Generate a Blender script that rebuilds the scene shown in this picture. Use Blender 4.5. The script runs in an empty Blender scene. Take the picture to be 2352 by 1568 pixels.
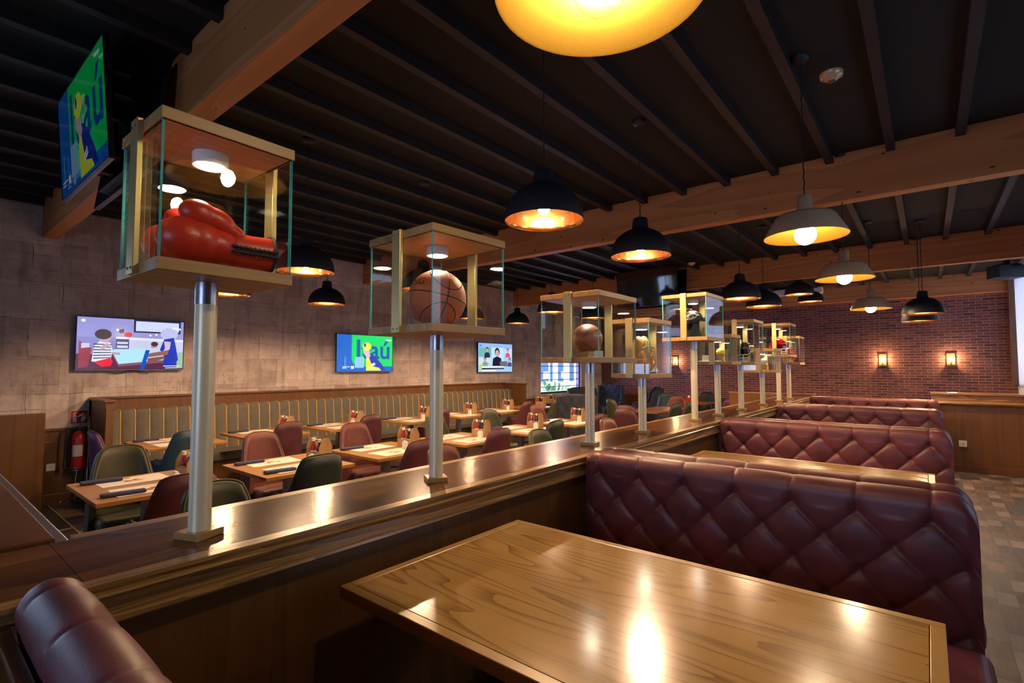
import bpy, math, random
from mathutils import Vector, Matrix, Euler
random.seed(7)
PI = math.pi
S = bpy.context.scene
COL = S.collection

# ------------------------------------------------------------------ mesh helper
class MB:
    def __init__(s): s.v = []; s.f = []; s.m = []; s.sm = []
    def add(s, vs, fs, mi=0, sm=False):
        b = len(s.v); s.v += [tuple(v) for v in vs]
        for f in fs: s.f.append(tuple(b + i for i in f)); s.m.append(mi); s.sm.append(sm)
    def box(s, x0, x1, y0, y1, z0, z1, mi=0):
        s.add([(x0,y0,z0),(x1,y0,z0),(x1,y1,z0),(x0,y1,z0),(x0,y0,z1),(x1,y0,z1),(x1,y1,z1),(x0,y1,z1)],
              [(3,2,1,0),(4,5,6,7),(0,1,5,4),(1,2,6,5),(2,3,7,6),(3,0,4,7)], mi); return s
    def cyl(s, p0, p1, r0, r1=None, n=16, mi=0, caps=True, sm=True):
        if r1 is None: r1 = r0
        p0 = Vector(p0); p1 = Vector(p1); d = (p1-p0).normalized()
        a = d.orthogonal().normalized(); b = d.cross(a)
        vs = []
        for p, r in ((p0,r0),(p1,r1)):
            for i in range(n):
                t = 2*PI*i/n; vs.append(p + a*(r*math.cos(t)) + b*(r*math.sin(t)))
        s.add(vs, [(i,(i+1)%n,n+(i+1)%n,n+i) for i in range(n)], mi, sm)
        if caps: s.add(vs, [tuple(range(n))[::-1], tuple(range(n,2*n))], mi, False)
        return s
    def lathe(s, prof, c=(0,0,0), n=32, mi=0, sm=True, a0=0, a1=2*PI):
        full = abs(a1-a0-2*PI) < 1e-6; k = n if full else n+1
        vs = []
        for r, z in prof:
            for i in range(k):
                t = a0+(a1-a0)*i/n; vs.append((c[0]+r*math.cos(t), c[1]+r*math.sin(t), c[2]+z))
        fs = []
        for j in range(len(prof)-1):
            for i in range(n):
                i2 = (i+1) % k
                fs.append((j*k+i, j*k+i2, (j+1)*k+i2, (j+1)*k+i))
        s.add(vs, fs, mi, sm); return s
    def tube(s, pts, r, n=8, mi=0, closed=False):
        pts = [Vector(p) for p in pts]; N = len(pts); vs = []; up = None
        for i, p in enumerate(pts):
            if closed: d = pts[(i+1)%N]-pts[i-1]
            else: d = pts[min(i+1,N-1)]-pts[max(i-1,0)]
            d.normalize()
            if up is None: up = d.orthogonal().normalized()
            up = (up - d*up.dot(d)); up.normalize(); b = d.cross(up)
            rr = r[i] if isinstance(r, (list,tuple)) else r
            for k in range(n):
                t = 2*PI*k/n; vs.append(p+up*(rr*math.cos(t))+b*(rr*math.sin(t)))
        fs = []
        for i in range(N if closed else N-1):
            for k in range(n):
                j = (i+1) % N
                fs.append((i*n+k, i*n+(k+1)%n, j*n+(k+1)%n, j*n+k))
        s.add(vs, fs, mi, True)
        if not closed: s.add(vs, [tuple(range(n))[::-1], tuple(range((N-1)*n, N*n))], mi)
        return s
    def sph(s, c, r, nu=24, nv=14, mi=0, M=None, v0=0., v1=1.):
        rx, ry, rz = r if isinstance(r,(list,tuple)) else (r,r,r)
        vs = []
        for j in range(nv+1):
            ph = PI*(v0+(v1-v0)*j/nv)
            for i in range(nu):
                t = 2*PI*i/nu
                p = Vector((rx*math.sin(ph)*math.cos(t), ry*math.sin(ph)*math.sin(t), rz*math.cos(ph)))
                if M: p = M @ p
                vs.append(p+Vector(c))
        fs = []
        for j in range(nv):
            for i in range(nu): fs.append((j*nu+i, (j+1)*nu+i, (j+1)*nu+(i+1)%nu, j*nu+(i+1)%nu))
        s.add(vs, fs, mi, True); return s
    def prism(s, poly, a, b, axis='y', mi=0):
        # poly in the plane orthogonal to axis: axis x -> (y,z), y -> (x,z), z -> (x,y)
        def P(p, t):
            return {'x':(t,p[0],p[1]),'y':(p[0],t,p[1]),'z':(p[0],p[1],t)}[axis]
        n = len(poly)
        vs = [P(p,a) for p in poly]+[P(p,b) for p in poly]
        fs = [(i,(i+1)%n,n+(i+1)%n,n+i) for i in range(n)]+[tuple(range(n))[::-1], tuple(range(n,2*n))]
        s.add(vs, fs, mi); return s
    def xf(s, M):
        s.v = [tuple(M @ Vector(v)) for v in s.v]; return s
    def mesh(s, name, mats):
        me = bpy.data.meshes.new(name); me.from_pydata(s.v, [], s.f)
        for m in (mats if isinstance(mats,(list,tuple)) else [mats]): me.materials.append(m)
        me.polygons.foreach_set('material_index', s.m); me.polygons.foreach_set('use_smooth', s.sm)
        me.update(); return me
    def build(s, name, mats, parent=None, bevel=0, fix=True, mods=None):
        me = s.mesh(name, mats)
        if fix:
            import bmesh
            bm = bmesh.new(); bm.from_mesh(me); bmesh.ops.recalc_face_normals(bm, faces=bm.faces); bm.to_mesh(me); bm.free()
        o = bpy.data.objects.new(name, me); COL.objects.link(o)
        if parent: o.parent = parent
        if bevel:
            m = o.modifiers.new('bevel','BEVEL'); m.width = bevel; m.segments = 2 if bevel < .02 else 5; m.limit_method = 'ANGLE'; m.angle_limit = .6
        if mods:
            for t, kw in mods:
                m = o.modifiers.new(t.lower(), t)
                for k, v in kw.items(): setattr(m, k, v)
        return o

def tag(o, label, cat, group=None, kind=None):
    if label: o['label'] = label
    if cat: o['category'] = cat
    if group: o['group'] = group
    if kind: o['kind'] = kind
    return o
def thing(name, label, cat, loc=(0,0,0), rz=0, group=None):
    o = bpy.data.objects.new(name, None); COL.objects.link(o); o.empty_display_size = .1
    o.location = loc; o.rotation_euler = (0,0,rz)
    return tag(o, label, cat, group)
def struct(o, label, cat): return tag(o, label, cat, None, 'structure')
def dup(root, loc, rz=None, label=None, group=None):
    def cp(o, par):
        c = o.copy(); COL.objects.link(c)
        if par: c.parent = par
        for ch in list(o.children): cp(ch, c)
        return c
    r = cp(root, None); r.location = loc
    if rz is not None: r.rotation_euler = (0,0,rz)
    if label: r['label'] = label
    if group: r['group'] = group
    return r
def remat(root, old, new):
    # same shape in another material: object-linked slots on the copy
    for o in [root]+list(root.children_recursive):
        if o.type == 'MESH':
            for sl in o.material_slots:
                if sl.material == old: sl.link = 'OBJECT'; sl.material = new

# ------------------------------------------------------------------ materials
def M_(name):
    m = bpy.data.materials.new(name); m.use_nodes = True
    return m, m.node_tree, m.node_tree.nodes['Principled BSDF']
def nd(nt, typ, ins=None, **props):
    n = nt.nodes.new('ShaderNode'+typ)
    for k, v in props.items(): setattr(n, k, v)
    for k, v in (ins or {}).items():
        if hasattr(v, 'is_output') or isinstance(v, bpy.types.NodeSocket): nt.links.new(v, n.inputs[k])
        else: n.inputs[k].default_value = v
    return n
def c4(c): return (*c, 1) if len(c) == 3 else c
def ramp(nt, fac, stops, interp='LINEAR'):
    r = nd(nt, 'ValToRGB', {'Fac': fac}); cr = r.color_ramp; cr.interpolation = interp
    while len(cr.elements) < len(stops): cr.elements.new(.5)
    for e, (p, c) in zip(cr.elements, stops): e.position = p; e.color = c4(c)
    return r.outputs['Color']
def mixc(nt, fac, a, b, mode='MIX'):
    n = nd(nt, 'Mix', data_type='RGBA', blend_type=mode)
    for k, v in ((0,fac),(6,a),(7,b)):
        if isinstance(v, bpy.types.NodeSocket): nt.links.new(v, n.inputs[k])
        else: n.inputs[k].default_value = c4(v) if k else v
    return n.outputs[2]
def math_(nt, op, a, b=0.):
    n = nd(nt, 'Math', operation=op)
    for i, v in enumerate((a,b)):
        if isinstance(v, bpy.types.NodeSocket): nt.links.new(v, n.inputs[i])
        else: n.inputs[i].default_value = v
    return n.outputs[0]
def objco(nt, scale=(1,1,1), rot=(0,0,0), loc=(0,0,0)):
    t = nd(nt, 'TexCoord'); m = nd(nt, 'Mapping', {'Vector': t.outputs['Object']})
    m.inputs['Scale'].default_value = scale; m.inputs['Rotation'].default_value = rot; m.inputs['Location'].default_value = loc
    return m.outputs['Vector']
def bump(nt, b, h, strength=.3, dist=.01):
    n = nd(nt, 'Bump', {'Height': h, 'Strength': strength, 'Distance': dist}); nt.links.new(n.outputs['Normal'], b.inputs['Normal'])
def plain(name, col, rough=.5, metal=0, coat=0, spec=.5, noise=0, nscale=200, emit=None, es=0):
    m, nt, b = M_(name)
    b.inputs['Base Color'].default_value = c4(col); b.inputs['Roughness'].default_value = rough
    b.inputs['Metallic'].default_value = metal; b.inputs['Coat Weight'].default_value = coat
    b.inputs['Specular IOR Level'].default_value = spec
    v = objco(nt); n = nd(nt, 'TexNoise', {'Vector': v, 'Scale': nscale, 'Detail': 3})
    if noise: bump(nt, b, n.outputs['Fac'], noise, .002)
    nt.links.new(mixc(nt, .25, col, ramp(nt, n.outputs['Fac'], [(.3,[x*.75 for x in col]),(.7,[min(1,x*1.2) for x in col])])), b.inputs['Base Color'])
    if emit: b.inputs['Emission Color'].default_value = c4(emit); b.inputs['Emission Strength'].default_value = es
    return m
def glow(name, col, strength):
    m = bpy.data.materials.new(name); m.use_nodes = True; nt = m.node_tree; nt.nodes.clear()
    e = nd(nt, 'Emission', {'Color': c4(col), 'Strength': strength}); o = nd(nt, 'OutputMaterial')
    nt.links.new(e.outputs[0], o.inputs[0]); return m
def wood(name, ca, cb, axis='X', rings=9, cross=3.2, rough=.35, coat=0., streak=.5, along=.5, grainb=.05, contrast=(.25,.75)):
    m, nt, b = M_(name)
    sc = {'X':(along,cross,cross),'Y':(cross,along,cross),'Z':(cross,cross,along)}[axis]
    v = objco(nt, sc)
    n = nd(nt, 'TexNoise', {'Vector': v, 'Scale': 1., 'Detail': 1.5, 'Roughness': .45})
    w = math_(nt, 'FRACT', math_(nt, 'MULTIPLY', n.outputs['Fac'], rings))
    sc2 = {'X':(3,140,140),'Y':(140,3,140),'Z':(140,140,3)}[axis]
    n2 = nd(nt, 'TexNoise', {'Vector': objco(nt, sc2), 'Scale': 1., 'Detail': 2})
    f = math_(nt, 'ADD', math_(nt, 'MULTIPLY', w, 1-streak), math_(nt, 'MULTIPLY', n2.outputs['Fac'], streak))
    base = ramp(nt, f, [(contrast[0],ca),(contrast[1],cb)])
    n3 = nd(nt, 'TexNoise', {'Vector': objco(nt, [x*.6 for x in sc]), 'Scale': 1.3, 'Detail': 2})
    base = mixc(nt, .35, base, mixc(nt, n3.outputs['Fac'], ca, cb))
    nt.links.new(base, b.inputs['Base Color']); b.inputs['Roughness'].default_value = rough
    b.inputs['Coat Weight'].default_value = coat; b.inputs['Coat Roughness'].default_value = .12
    bump(nt, b, f, grainb, .002); return m

oak_dark = wood('dark_oak', (.085,.034,.008), (.21,.09,.022), 'Z', 4, 9, .38, 0, .6, .25, .05, (.1,.95))
oak_counter = wood('counter_oak', (.06,.02,.006), (.19,.072,.017), 'Y', 9, 4, .2, 0, .5, .5, .12)
oak_counter.node_tree.nodes['Principled BSDF'].inputs['Specular IOR Level'].default_value = .22
oak_counter_x = wood('counter_oak_across', (.06,.022,.007), (.15,.06,.017), 'X', 9, 4, .2, 0)
oak_mold = wood('molding_oak', (.13,.06,.015), (.52,.29,.09), 'Y', 11, 15, .28, .2, .5, .7)
oak_mold_x = wood('molding_oak_across', (.11,.05,.013), (.4,.21,.065), 'X', 16, 9, .28, .3, .35, .8)
oak_table = wood('table_oak', (.13,.055,.013), (.47,.275,.085), 'X', 20, 4.8, .19, .2, .45, .5, .02, (.14,.46))
oak_band = wood('edge_oak', (.33,.18,.045), (.45,.26,.07), 'X', 5, 3, .3, .2, .8)
oak_dine = wood('dining_oak', (.29,.125,.028), (.47,.235,.062), 'Y', 9, 5, .36, .1, .6)
oak_red = wood('reddish_tabletop', (.16,.06,.028), (.27,.11,.05), 'Y', 9, 5, .3, .1, .6)
oak_case = wood('case_oak', (.27,.14,.04), (.45,.26,.08), 'Y', 8, 6, .45, 0, .6)
oak_case_x = wood('case_oak_under', (.2,.105,.04), (.3,.17,.07), 'X', 8, 6, .45, 0, .6)
ply = wood('caddy_ply', (.3,.165,.06), (.42,.25,.1), 'Z', 5, 8, .6)
beam_wood = wood('beam_pine', (.46,.16,.045), (.66,.27,.085), 'X', 7, 3.5, .6, 0, .4, .25)
def knots(m):   # dark knots scattered on the pine
    nt = m.node_tree; b = nt.nodes['Principled BSDF']
    src = b.inputs['Base Color'].links[0].from_socket
    v = nd(nt, 'TexVoronoi', {'Vector': objco(nt, (4.5,6,9)), 'Scale': 1.})
    nt.links.new(mixc(nt, math_(nt, 'MULTIPLY', math_(nt, 'LESS_THAN', v.outputs['Distance'], .085), .85), src, (.03,.012,.006)), b.inputs['Base Color'])
knots(beam_wood)

def leather(name, col, rough=.38, var=.5, crease=.25):
    m, nt, b = M_(name)
    v = objco(nt)
    n = nd(nt, 'TexNoise', {'Vector': v, 'Scale': 9, 'Detail': 4}); g = nd(nt, 'TexVoronoi', {'Vector': v, 'Scale': 420})
    k = nd(nt, 'TexNoise', {'Vector': v, 'Scale': 34, 'Detail': 5, 'Distortion': 1.2})
    nt.links.new(ramp(nt, n.outputs['Fac'], [(.3,[x*(1-var) for x in col]),(.75,[min(1,x*(1+var*.7)) for x in col])]), b.inputs['Base Color'])
    b.inputs['Roughness'].default_value = rough; b.inputs['Specular IOR Level'].default_value = .5
    bump(nt, b, math_(nt, 'ADD', math_(nt, 'MULTIPLY', g.outputs['Distance'], .35), k.outputs['Fac']), crease, .004)
    return m
lea_booth = leather('oxblood_leather', (.14,.036,.042), .42, .35, .1)
lea_red = leather('burgundy_leather', (.085,.017,.024), .5, .3, .1)
lea_rose = leather('russet_leather', (.155,.045,.036), .5, .25, .1)
lea_green = leather('olive_leather', (.05,.052,.022), .5, .25, .1)
lea_dkgreen = leather('bottle_green_leather', (.012,.02,.013), .5, .25, .1)
lea_teal = leather('teal_leather', (.02,.05,.07), .48, .25, .1)
lea_purple = leather('plum_leather', (.09,.025,.09), .48, .25, .1)
fab_navy = leather('slate_navy_fabric', (.022,.03,.052), .75, .3, .2)
fab_grey = leather('grey_brown_weave', (.115,.105,.085), .85, .15, .3)
piping_y = plain('mustard_piping', (.55,.33,.06), .6)
steel = plain('brushed_steel', (.42,.42,.45), .32, 1)
alu = plain('satin_aluminium', (.82,.7,.42), .38, .25)
brass = plain('satin_brass', (.66,.5,.2), .4, .75)
brass_dk = plain('aged_brass', (.3,.22,.09), .4, .8)
chrome = plain('chrome', (.7,.7,.72), .12, 1)
black = plain('black_paint', (.012,.012,.014), .5)
matte = plain('matte_black_shade', (.02,.02,.026), .48, 0, 0, .4)
copper = plain('polished_copper', (.95,.42,.14), .17, 1)
champ = plain('champagne_shade', (.66,.44,.26), .36, .3)
goldin = plain('gold_lining', (.95,.5,.07), .35, .9)
ceil_black = plain('black_ceiling', (.006,.0055,.006), .8)
rafter_mat = plain('charcoal_rafter', (.015,.012,.014), .6)
white_pl = plain('white_plastic', (.75,.74,.7), .4)
paper = plain('paper', (.72,.66,.55), .7)
white_paint = plain('white_wall_paint', (.78,.78,.8), .7)
teal_edge = plain('glass_cut_edge', (.1,.42,.38), .15)
red_pl = plain('red_enamel', (.5,.02,.015), .35)
glove_red = leather('red_glove_leather', (.55,.03,.012), .36, .2, .12)
ball_or = plain('basketball_rubber', (.36,.09,.03), .55, noise=.6, nscale=260)
seam_bk = plain('black_seam', (.012,.01,.01), .6)
pig = plain('football_leather', (.3,.09,.035), .5, noise=.5, nscale=180)
tan = leather('tan_glove_leather', (.5,.24,.06), .45, .3)
white_ink = plain('white_ink', (.8,.78,.74), .6)
yellow_pl = plain('yellow_ball_felt', (.7,.66,.06), .6)
navy_cloth = plain('navy_napkin', (.035,.035,.1), .9)
print_red = plain('printed_red_art', (.36,.1,.06), .7)
print_navy = plain('printed_navy_art', (.06,.06,.14), .7)
ketchup = plain('ketchup_red', (.3,.015,.01), .2, coat=.3)
brown_s = plain('brown_sauce', (.04,.015,.01), .2, coat=.3)
mustard = plain('mustard_yellow', (.75,.5,.03), .35)
plant_g = plain('leaf_green', (.05,.2,.04), .5)
bulb_w = glow('warm_bulb', (1,.65,.37), 1350)
bulb_g = glow('globe_bulb', (1,.76,.45), 90)
core_e = glow('filament_core_glow', (1,.8,.52), 260)
puck_e = glow('puck_diffuser_glow', (1,.84,.6), 75)
sconce_e = glow('sconce_bulb_glow', (1,.62,.3), 420)

def thin_glass(name, tint=(.97,.985,.98), refl=1.):
    m = bpy.data.materials.new(name); m.use_nodes = True; nt = m.node_tree; nt.nodes.clear()
    t = nd(nt, 'BsdfTransparent', {'Color': c4(tint)}); g = nd(nt, 'BsdfGlossy', {'Color': (refl,refl,refl,1), 'Roughness': .0})
    lw = nd(nt, 'LayerWeight', {'Blend': .5}); fr = math_(nt, 'ADD', math_(nt, 'MULTIPLY', math_(nt, 'POWER', lw.outputs['Facing'], 5.), .95), .045); mx = nd(nt, 'MixShader', {0: fr}); o = nd(nt, 'OutputMaterial')
    nt.links.new(t.outputs[0], mx.inputs[1]); nt.links.new(g.outputs[0], mx.inputs[2]); nt.links.new(mx.outputs[0], o.inputs[0])
    return m
glass = thin_glass('clear_glass')
blind = None

def yz_brick(nt, u, v, w, h, off=.5, mortar=.004, smooth=.1, freq=2, vec=None):
    t = nd(nt, 'TexCoord'); sp = nd(nt, 'SeparateXYZ', {0: vec or t.outputs['Object']}); cb = nd(nt, 'CombineXYZ')
    nt.links.new(sp.outputs[u], cb.inputs[0]); nt.links.new(sp.outputs[v], cb.inputs[1])
    b = nd(nt, 'TexBrick', {'Vector': cb.outputs[0], 'Color1': (0,0,0,1), 'Color2': (1,1,1,1), 'Mortar': (.5,.5,.5,1), 'Scale': 1, 'Mortar Size': mortar, 'Mortar Smooth': smooth, 'Bias': 0, 'Brick Width': w, 'Row Height': h}, offset=off, offset_frequency=freq)
    return b, cb.outputs[0]
def mat_wallpaper():
    m, nt, b = M_('distressed_block_wallpaper')
    t = nd(nt, 'TexCoord'); nz = nd(nt, 'TexNoise', {'Vector': t.outputs['Object'], 'Scale': 2.2, 'Detail': 5})
    vec = nd(nt, 'VectorMath', {0: t.outputs['Object'], 1: nd(nt, 'VectorMath', {0: nz.outputs['Color'], 1: (.05,.05,.05)}, operation='MULTIPLY').outputs[0]}, operation='ADD').outputs[0]
    b1, co = yz_brick(nt, 'Y', 'Z', .38, .28, .37, .005, .5, 2, vec)
    b2, _ = yz_brick(nt, 'Y', 'Z', .25, .17, .61, .004, .5, 3, vec)
    msk = nd(nt, 'TexNoise', {'Vector': co, 'Scale': 1.1, 'Detail': 2})
    mk = ramp(nt, msk.outputs['Fac'], [(.46,(0,0,0)),(.54,(1,1,1))])
    tone = mixc(nt, mk, b1.outputs['Color'], b2.outputs['Color']); line = mixc(nt, mk, b1.outputs['Fac'], b2.outputs['Fac'])
    base = ramp(nt, tone, [(0,(.36,.28,.26)),(.5,(.56,.46,.43)),(1,(.7,.58,.53))])
    big = nd(nt, 'TexNoise', {'Vector': co, 'Scale': 2.3, 'Detail': 6, 'Roughness': .65})
    base = mixc(nt, ramp(nt, big.outputs['Fac'], [(.5,(0,0,0)),(.68,(.8,.8,.8))]), base, (.2,.145,.12))
    md = nd(nt, 'TexNoise', {'Vector': co, 'Scale': 5.5, 'Detail': 7, 'Roughness': .72})
    base = mixc(nt, ramp(nt, md.outputs['Fac'], [(.5,(0,0,0)),(.66,(.65,.65,.65))]), base, (.2,.15,.13))
    sp = nd(nt, 'TexNoise', {'Vector': co, 'Scale': 19, 'Detail': 7, 'Roughness': .75})
    base = mixc(nt, ramp(nt, sp.outputs['Fac'], [(.57,(0,0,0)),(.66,(.85,.85,.85))]), base, (.09,.065,.055))
    b3, _ = yz_brick(nt, 'Y', 'Z', .64, .43, .43, .006, .7, 2, vec)
    base = mixc(nt, .5, base, ramp(nt, b3.outputs['Color'], [(0,(.3,.235,.22)),(.5,(.56,.46,.43)),(1,(.74,.62,.56))]))
    ln = nd(nt, 'TexNoise', {'Vector': co, 'Scale': 5, 'Detail': 3})
    wv = nd(nt, 'TexNoise', {'Vector': nd(nt, 'Mapping', {'Vector': co, 'Scale': (9,1.2,1)}).outputs[0], 'Scale': 1, 'Detail': 4})
    base = mixc(nt, ramp(nt, wv.outputs['Fac'], [(.55,(0,0,0)),(.72,(.5,.5,.5))]), base, (.17,.125,.105))
    base = mixc(nt, math_(nt, 'MULTIPLY', b3.outputs['Fac'], ramp(nt, ln.outputs['Fac'], [(.4,(.1,.1,.1)),(.65,(.7,.7,.7))])), base, (.05,.035,.03))
    base = mixc(nt, math_(nt, 'MULTIPLY', line, ramp(nt, ln.outputs['Fac'], [(.42,(.05,.05,.05)),(.66,(.6,.6,.6))])), base, (.06,.042,.034))
    nt.links.new(base, b.inputs['Base Color']); b.inputs['Roughness'].default_value = .8
    bump(nt, b, sp.outputs['Fac'], .15, .01); return m
def mat_brick():
    m, nt, b = M_('red_brick_wall')
    b1, co = yz_brick(nt, 'X', 'Z', .2, .0585, .5, .006, .3)
    base = ramp(nt, b1.outputs['Color'], [(0,(.065,.028,.03)),(.35,(.19,.06,.052)),(.7,(.25,.082,.066)),(1,(.31,.115,.085))])
    n = nd(nt, 'TexNoise', {'Vector': co, 'Scale': 30, 'Detail': 5})
    base = mixc(nt, .35, base, ramp(nt, n.outputs['Fac'], [(.35,(.09,.03,.025)),(.7,(.28,.12,.085))]))
    base = mixc(nt, b1.outputs['Fac'], base, (.42,.24,.19))
    nt.links.new(base, b.inputs['Base Color']); b.inputs['Roughness'].default_value = .85
    bump(nt, b, math_(nt, 'SUBTRACT', math_(nt, 'MULTIPLY', n.outputs['Fac'], .4), b1.outputs['Fac']), .6, .008); return m
def mat_tiles():
    m, nt, b = M_('mixed_wood_look_mosaic_tiles')
    b1, co = yz_brick(nt, 'Y', 'X', .21, .092, .37, .0015, .1, 3)
    cols = [(.014,.016,.028),(.085,.05,.033),(.18,.14,.115),(.045,.03,.022),(.25,.205,.185),(.03,.036,.062),(.105,.068,.047),(.13,.12,.13)]
    base = ramp(nt, b1.outputs['Color'], [(i/8,c) for i,c in enumerate(cols)], 'CONSTANT')
    n = nd(nt, 'TexNoise', {'Vector': objco(nt,(40,6,10)), 'Scale': 1, 'Detail': 4})
    base = mixc(nt, .22, base, ramp(nt, n.outputs['Fac'], [(.35,(.05,.04,.035)),(.7,(.28,.23,.2))]))
    base = mixc(nt, b1.outputs['Fac'], base, (.03,.025,.02))
    nt.links.new(base, b.inputs['Base Color']); b.inputs['Roughness'].default_value = .5; return m
def mat_planks():
    m, nt, b = M_('striped_plank_floor')
    b1, co = yz_brick(nt, 'Y', 'X', 1.1, .075, .41, .002, .1, 3)
    base = ramp(nt, b1.outputs['Color'], [(0,(.035,.024,.018)),(.3,(.16,.1,.065)),(.6,(.08,.05,.034)),(1,(.23,.15,.1))])
    n = nd(nt, 'TexNoise', {'Vector': objco(nt,(60,2,10)), 'Scale': 1, 'Detail': 4})
    base = mixc(nt, .4, base, ramp(nt, n.outputs['Fac'], [(.35,(.03,.02,.015)),(.7,(.22,.15,.1))]))
    nt.links.new(base, b.inputs['Base Color']); b.inputs['Roughness'].default_value = .4; return m
wallpaper = mat_wallpaper(); brick = mat_brick(); tiles = mat_tiles(); planks = mat_planks()
dark_tile = plain('dark_stone_tile', (.035,.028,.024), .4)

# ------------------------------------------------------------------ heights (dining floor is z = 0)
CZ = 1.58            # camera height
PF = .21             # booth platform
CT = 1.12            # counter top
HC = 3.50            # ceiling
XW, XR, YB, YF = -7.85, 1.37, -2.6, 14.0

# ------------------------------------------------------------------ room shell
struct(MB().box(XW-.3, -1.6, YB-.3, YF+.3, -.2, 0).build('floor', planks), 'dark striped plank floor of the lower dining area', 'floor')
struct(MB().box(XW, -1.9, YB, 1.19, 0, .006).build('floor_2', dark_tile), 'dark stone tile floor at the lower left, edged in brass', 'floor')
struct(MB().box(XW, -1.9, 1.19, 1.205, 0, .012).build('trim_1', brass), 'thin brass strip edging the dark tile floor', 'floor trim')
struct(MB().box(-6.535, -6.52, YB, 1.19, .004, .011).build('trim_2', brass), 'thin brass strip crossing the dark tile floor', 'floor trim')
struct(MB().box(-1.8, XR+.3, YB-.3, YF+.3, -.2, PF).build('platform_floor', tiles), 'raised booth floor of mixed brown and slate mosaic tiles', 'floor')
struct(MB().box(XW-.3, XR+.3, YB-.3, YF+.3, HC, HC+.2).build('ceiling', ceil_black), 'black painted ceiling above the dark rafters', 'ceiling')
k = 0
for i in range(-14, 7):
    x = -1.525+.447*i
    if XW+.05 < x < XR-.05:
        struct(MB().box(x-.031, x+.031, YB, YF, 3.425, HC).build('ceiling_rafter', rafter_mat),
               'dark charcoal ceiling rafter, number %d counted from the left wall' % (k+1), 'rafter'); k += 1
for y, d in ((1.05,'nearest, ending above the top left screen'),(5.35,'second, passing behind the hanging black dome lamps'),(9.64,'third, passing behind the dark hung screen'),(13.86,'farthest, lying along the top of the brick wall')):
    struct(MB().box(XW, XR, y, y+.135, 3.067, HC).build('ceiling_beam', beam_wood, bevel=.006), 'thick orange pine ceiling beam, the %s' % d, 'beam')

def wall_with_holes(name, axis, pos, thick, a0, a1, z0, z1, holes, mat):
    # axis 'x': plane x = pos spanning y; axis 'y': plane y = pos spanning x
    mb = MB(); hs = sorted(holes); xs = [a0]
    def B(u0,u1,w0,w1):
        if u1-u0 < 1e-4 or w1-w0 < 1e-4: return
        if axis == 'x': mb.box(min(pos,pos+thick), max(pos,pos+thick), u0, u1, w0, w1)
        else: mb.box(u0, u1, min(pos,pos+thick), max(pos,pos+thick), w0, w1)
    cur = a0
    for h in hs:
        B(cur, h[0], z0, z1); B(h[0], h[1], z0, h[2]); B(h[0], h[1], h[3], z1); cur = h[1]
    B(cur, a1, z0, z1)
    return mb.build(name, mat)
WL = (10.8, 12.81, .86, 1.78); WL2 = (-2.3, -.45, 1.2, 2.75)
struct(wall_with_holes('wall_left', 'x', XW, -.25, YB, YF, 0, HC, [WL, WL2], wallpaper), 'long left wall in distressed pinkish beige block wallpaper', 'wall')
struct(MB().box(XW-.25, XR+.25, YF, YF+.25, 0, HC).build('wall_far', brick), 'red brick far wall lit by small wall lamps', 'wall')
WRH = [(2.4,3.6,1.1,2.7),(5.2,7.0,1.1,2.7),(9.6,13.75,1.25,3.3)]
clad = wood('dark_wall_cladding', (.05,.02,.007), (.11,.045,.014), 'Z', 6, 4, .5)
struct(wall_with_holes('wall_right', 'x', XR, .25, 9.3, YF, 0, HC, WRH[2:], white_paint), 'white painted far end of the right wall with a tall bright window', 'wall')
struct(wall_with_holes('wall_aisle', 'x', XR, .25, YB, 9.3, 0, HC, WRH[:2], clad), 'dark wood clad wall beside the booth aisle', 'wall')
WBH = [(-4.9,-3.7,.7,1.78),(-1.2,.4,1.1,2.3)]
struct(wall_with_holes('wall_back', 'y', YB, -.25, XW-.25, XR+.25, 0, HC, WBH, clad), 'dark back wall with windows behind the viewer', 'wall')
struct(MB().box(XR-.1, XR-.001, 13.72, 13.858, 1.2, HC).build('trim_3', oak_dark), 'dark brown corner post beside the white right wall', 'corner post')
win_frame = plain('dark_slate_window_frame', (.035,.04,.055), .4)
def window(name, axis, pos, h, nv, nh, label, fr=win_frame, depth=.1):
    a0, a1, z0, z1 = h
    t = thing(name, label, 'window', (0,0,0)); t['kind'] = 'structure'
    def B(mb,u0,u1,w0,w1,p0,p1):
        if axis == 'x': mb.box(p0,p1,u0,u1,w0,w1)
        else: mb.box(u0,u1,p0,p1,w0,w1)
    p0, p1 = pos-depth/2, pos+depth/2
    f = MB(); g = .055
    B(f,a0,a0+g,z0,z1,p0,p1); B(f,a1-g,a1,z0,z1,p0,p1); B(f,a0+g,a1-g,z0,z0+g,p0,p1); B(f,a0+g,a1-g,z1-g,z1,p0,p1)
    f.build('window_frame', fr, t)
    q = MB()
    for i in range(1,nv+1):
        u = a0+(a1-a0)*i/(nv+1); B(q,u-.008,u+.008,z0+g,z1-g,pos-.012,pos+.012)
    for i in range(1,nh+1):
        u = z0+(z1-z0)*i/(nh+1); B(q,a0+g,a1-g,u-.009,u+.009,pos-.0125,pos+.0125)
    if nv+nh: q.build('glazing_bar', fr, t)
    e = MB(); B(e,a0+g,a1-g,z0+g,z1-g,pos-.003,pos+.003); e.build('window_pane', glass, t)
    return t
window('window_1', 'x', XW-.1, WL, 0, 4, 'bright window with dark frame and thin bars on the left wall')
for i, h in enumerate(WRH[:2]): window('window_%d' % (i+2), 'x', XR+.12, h, 1, 1, 'daylight window in the right wall beside the aisle, number %d' % (i+1))
bm_, nt_, b_ = M_('white_roller_blind'); b_.inputs['Base Color'].default_value = (.85,.85,.87,1); b_.inputs['Roughness'].default_value = .9
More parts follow.
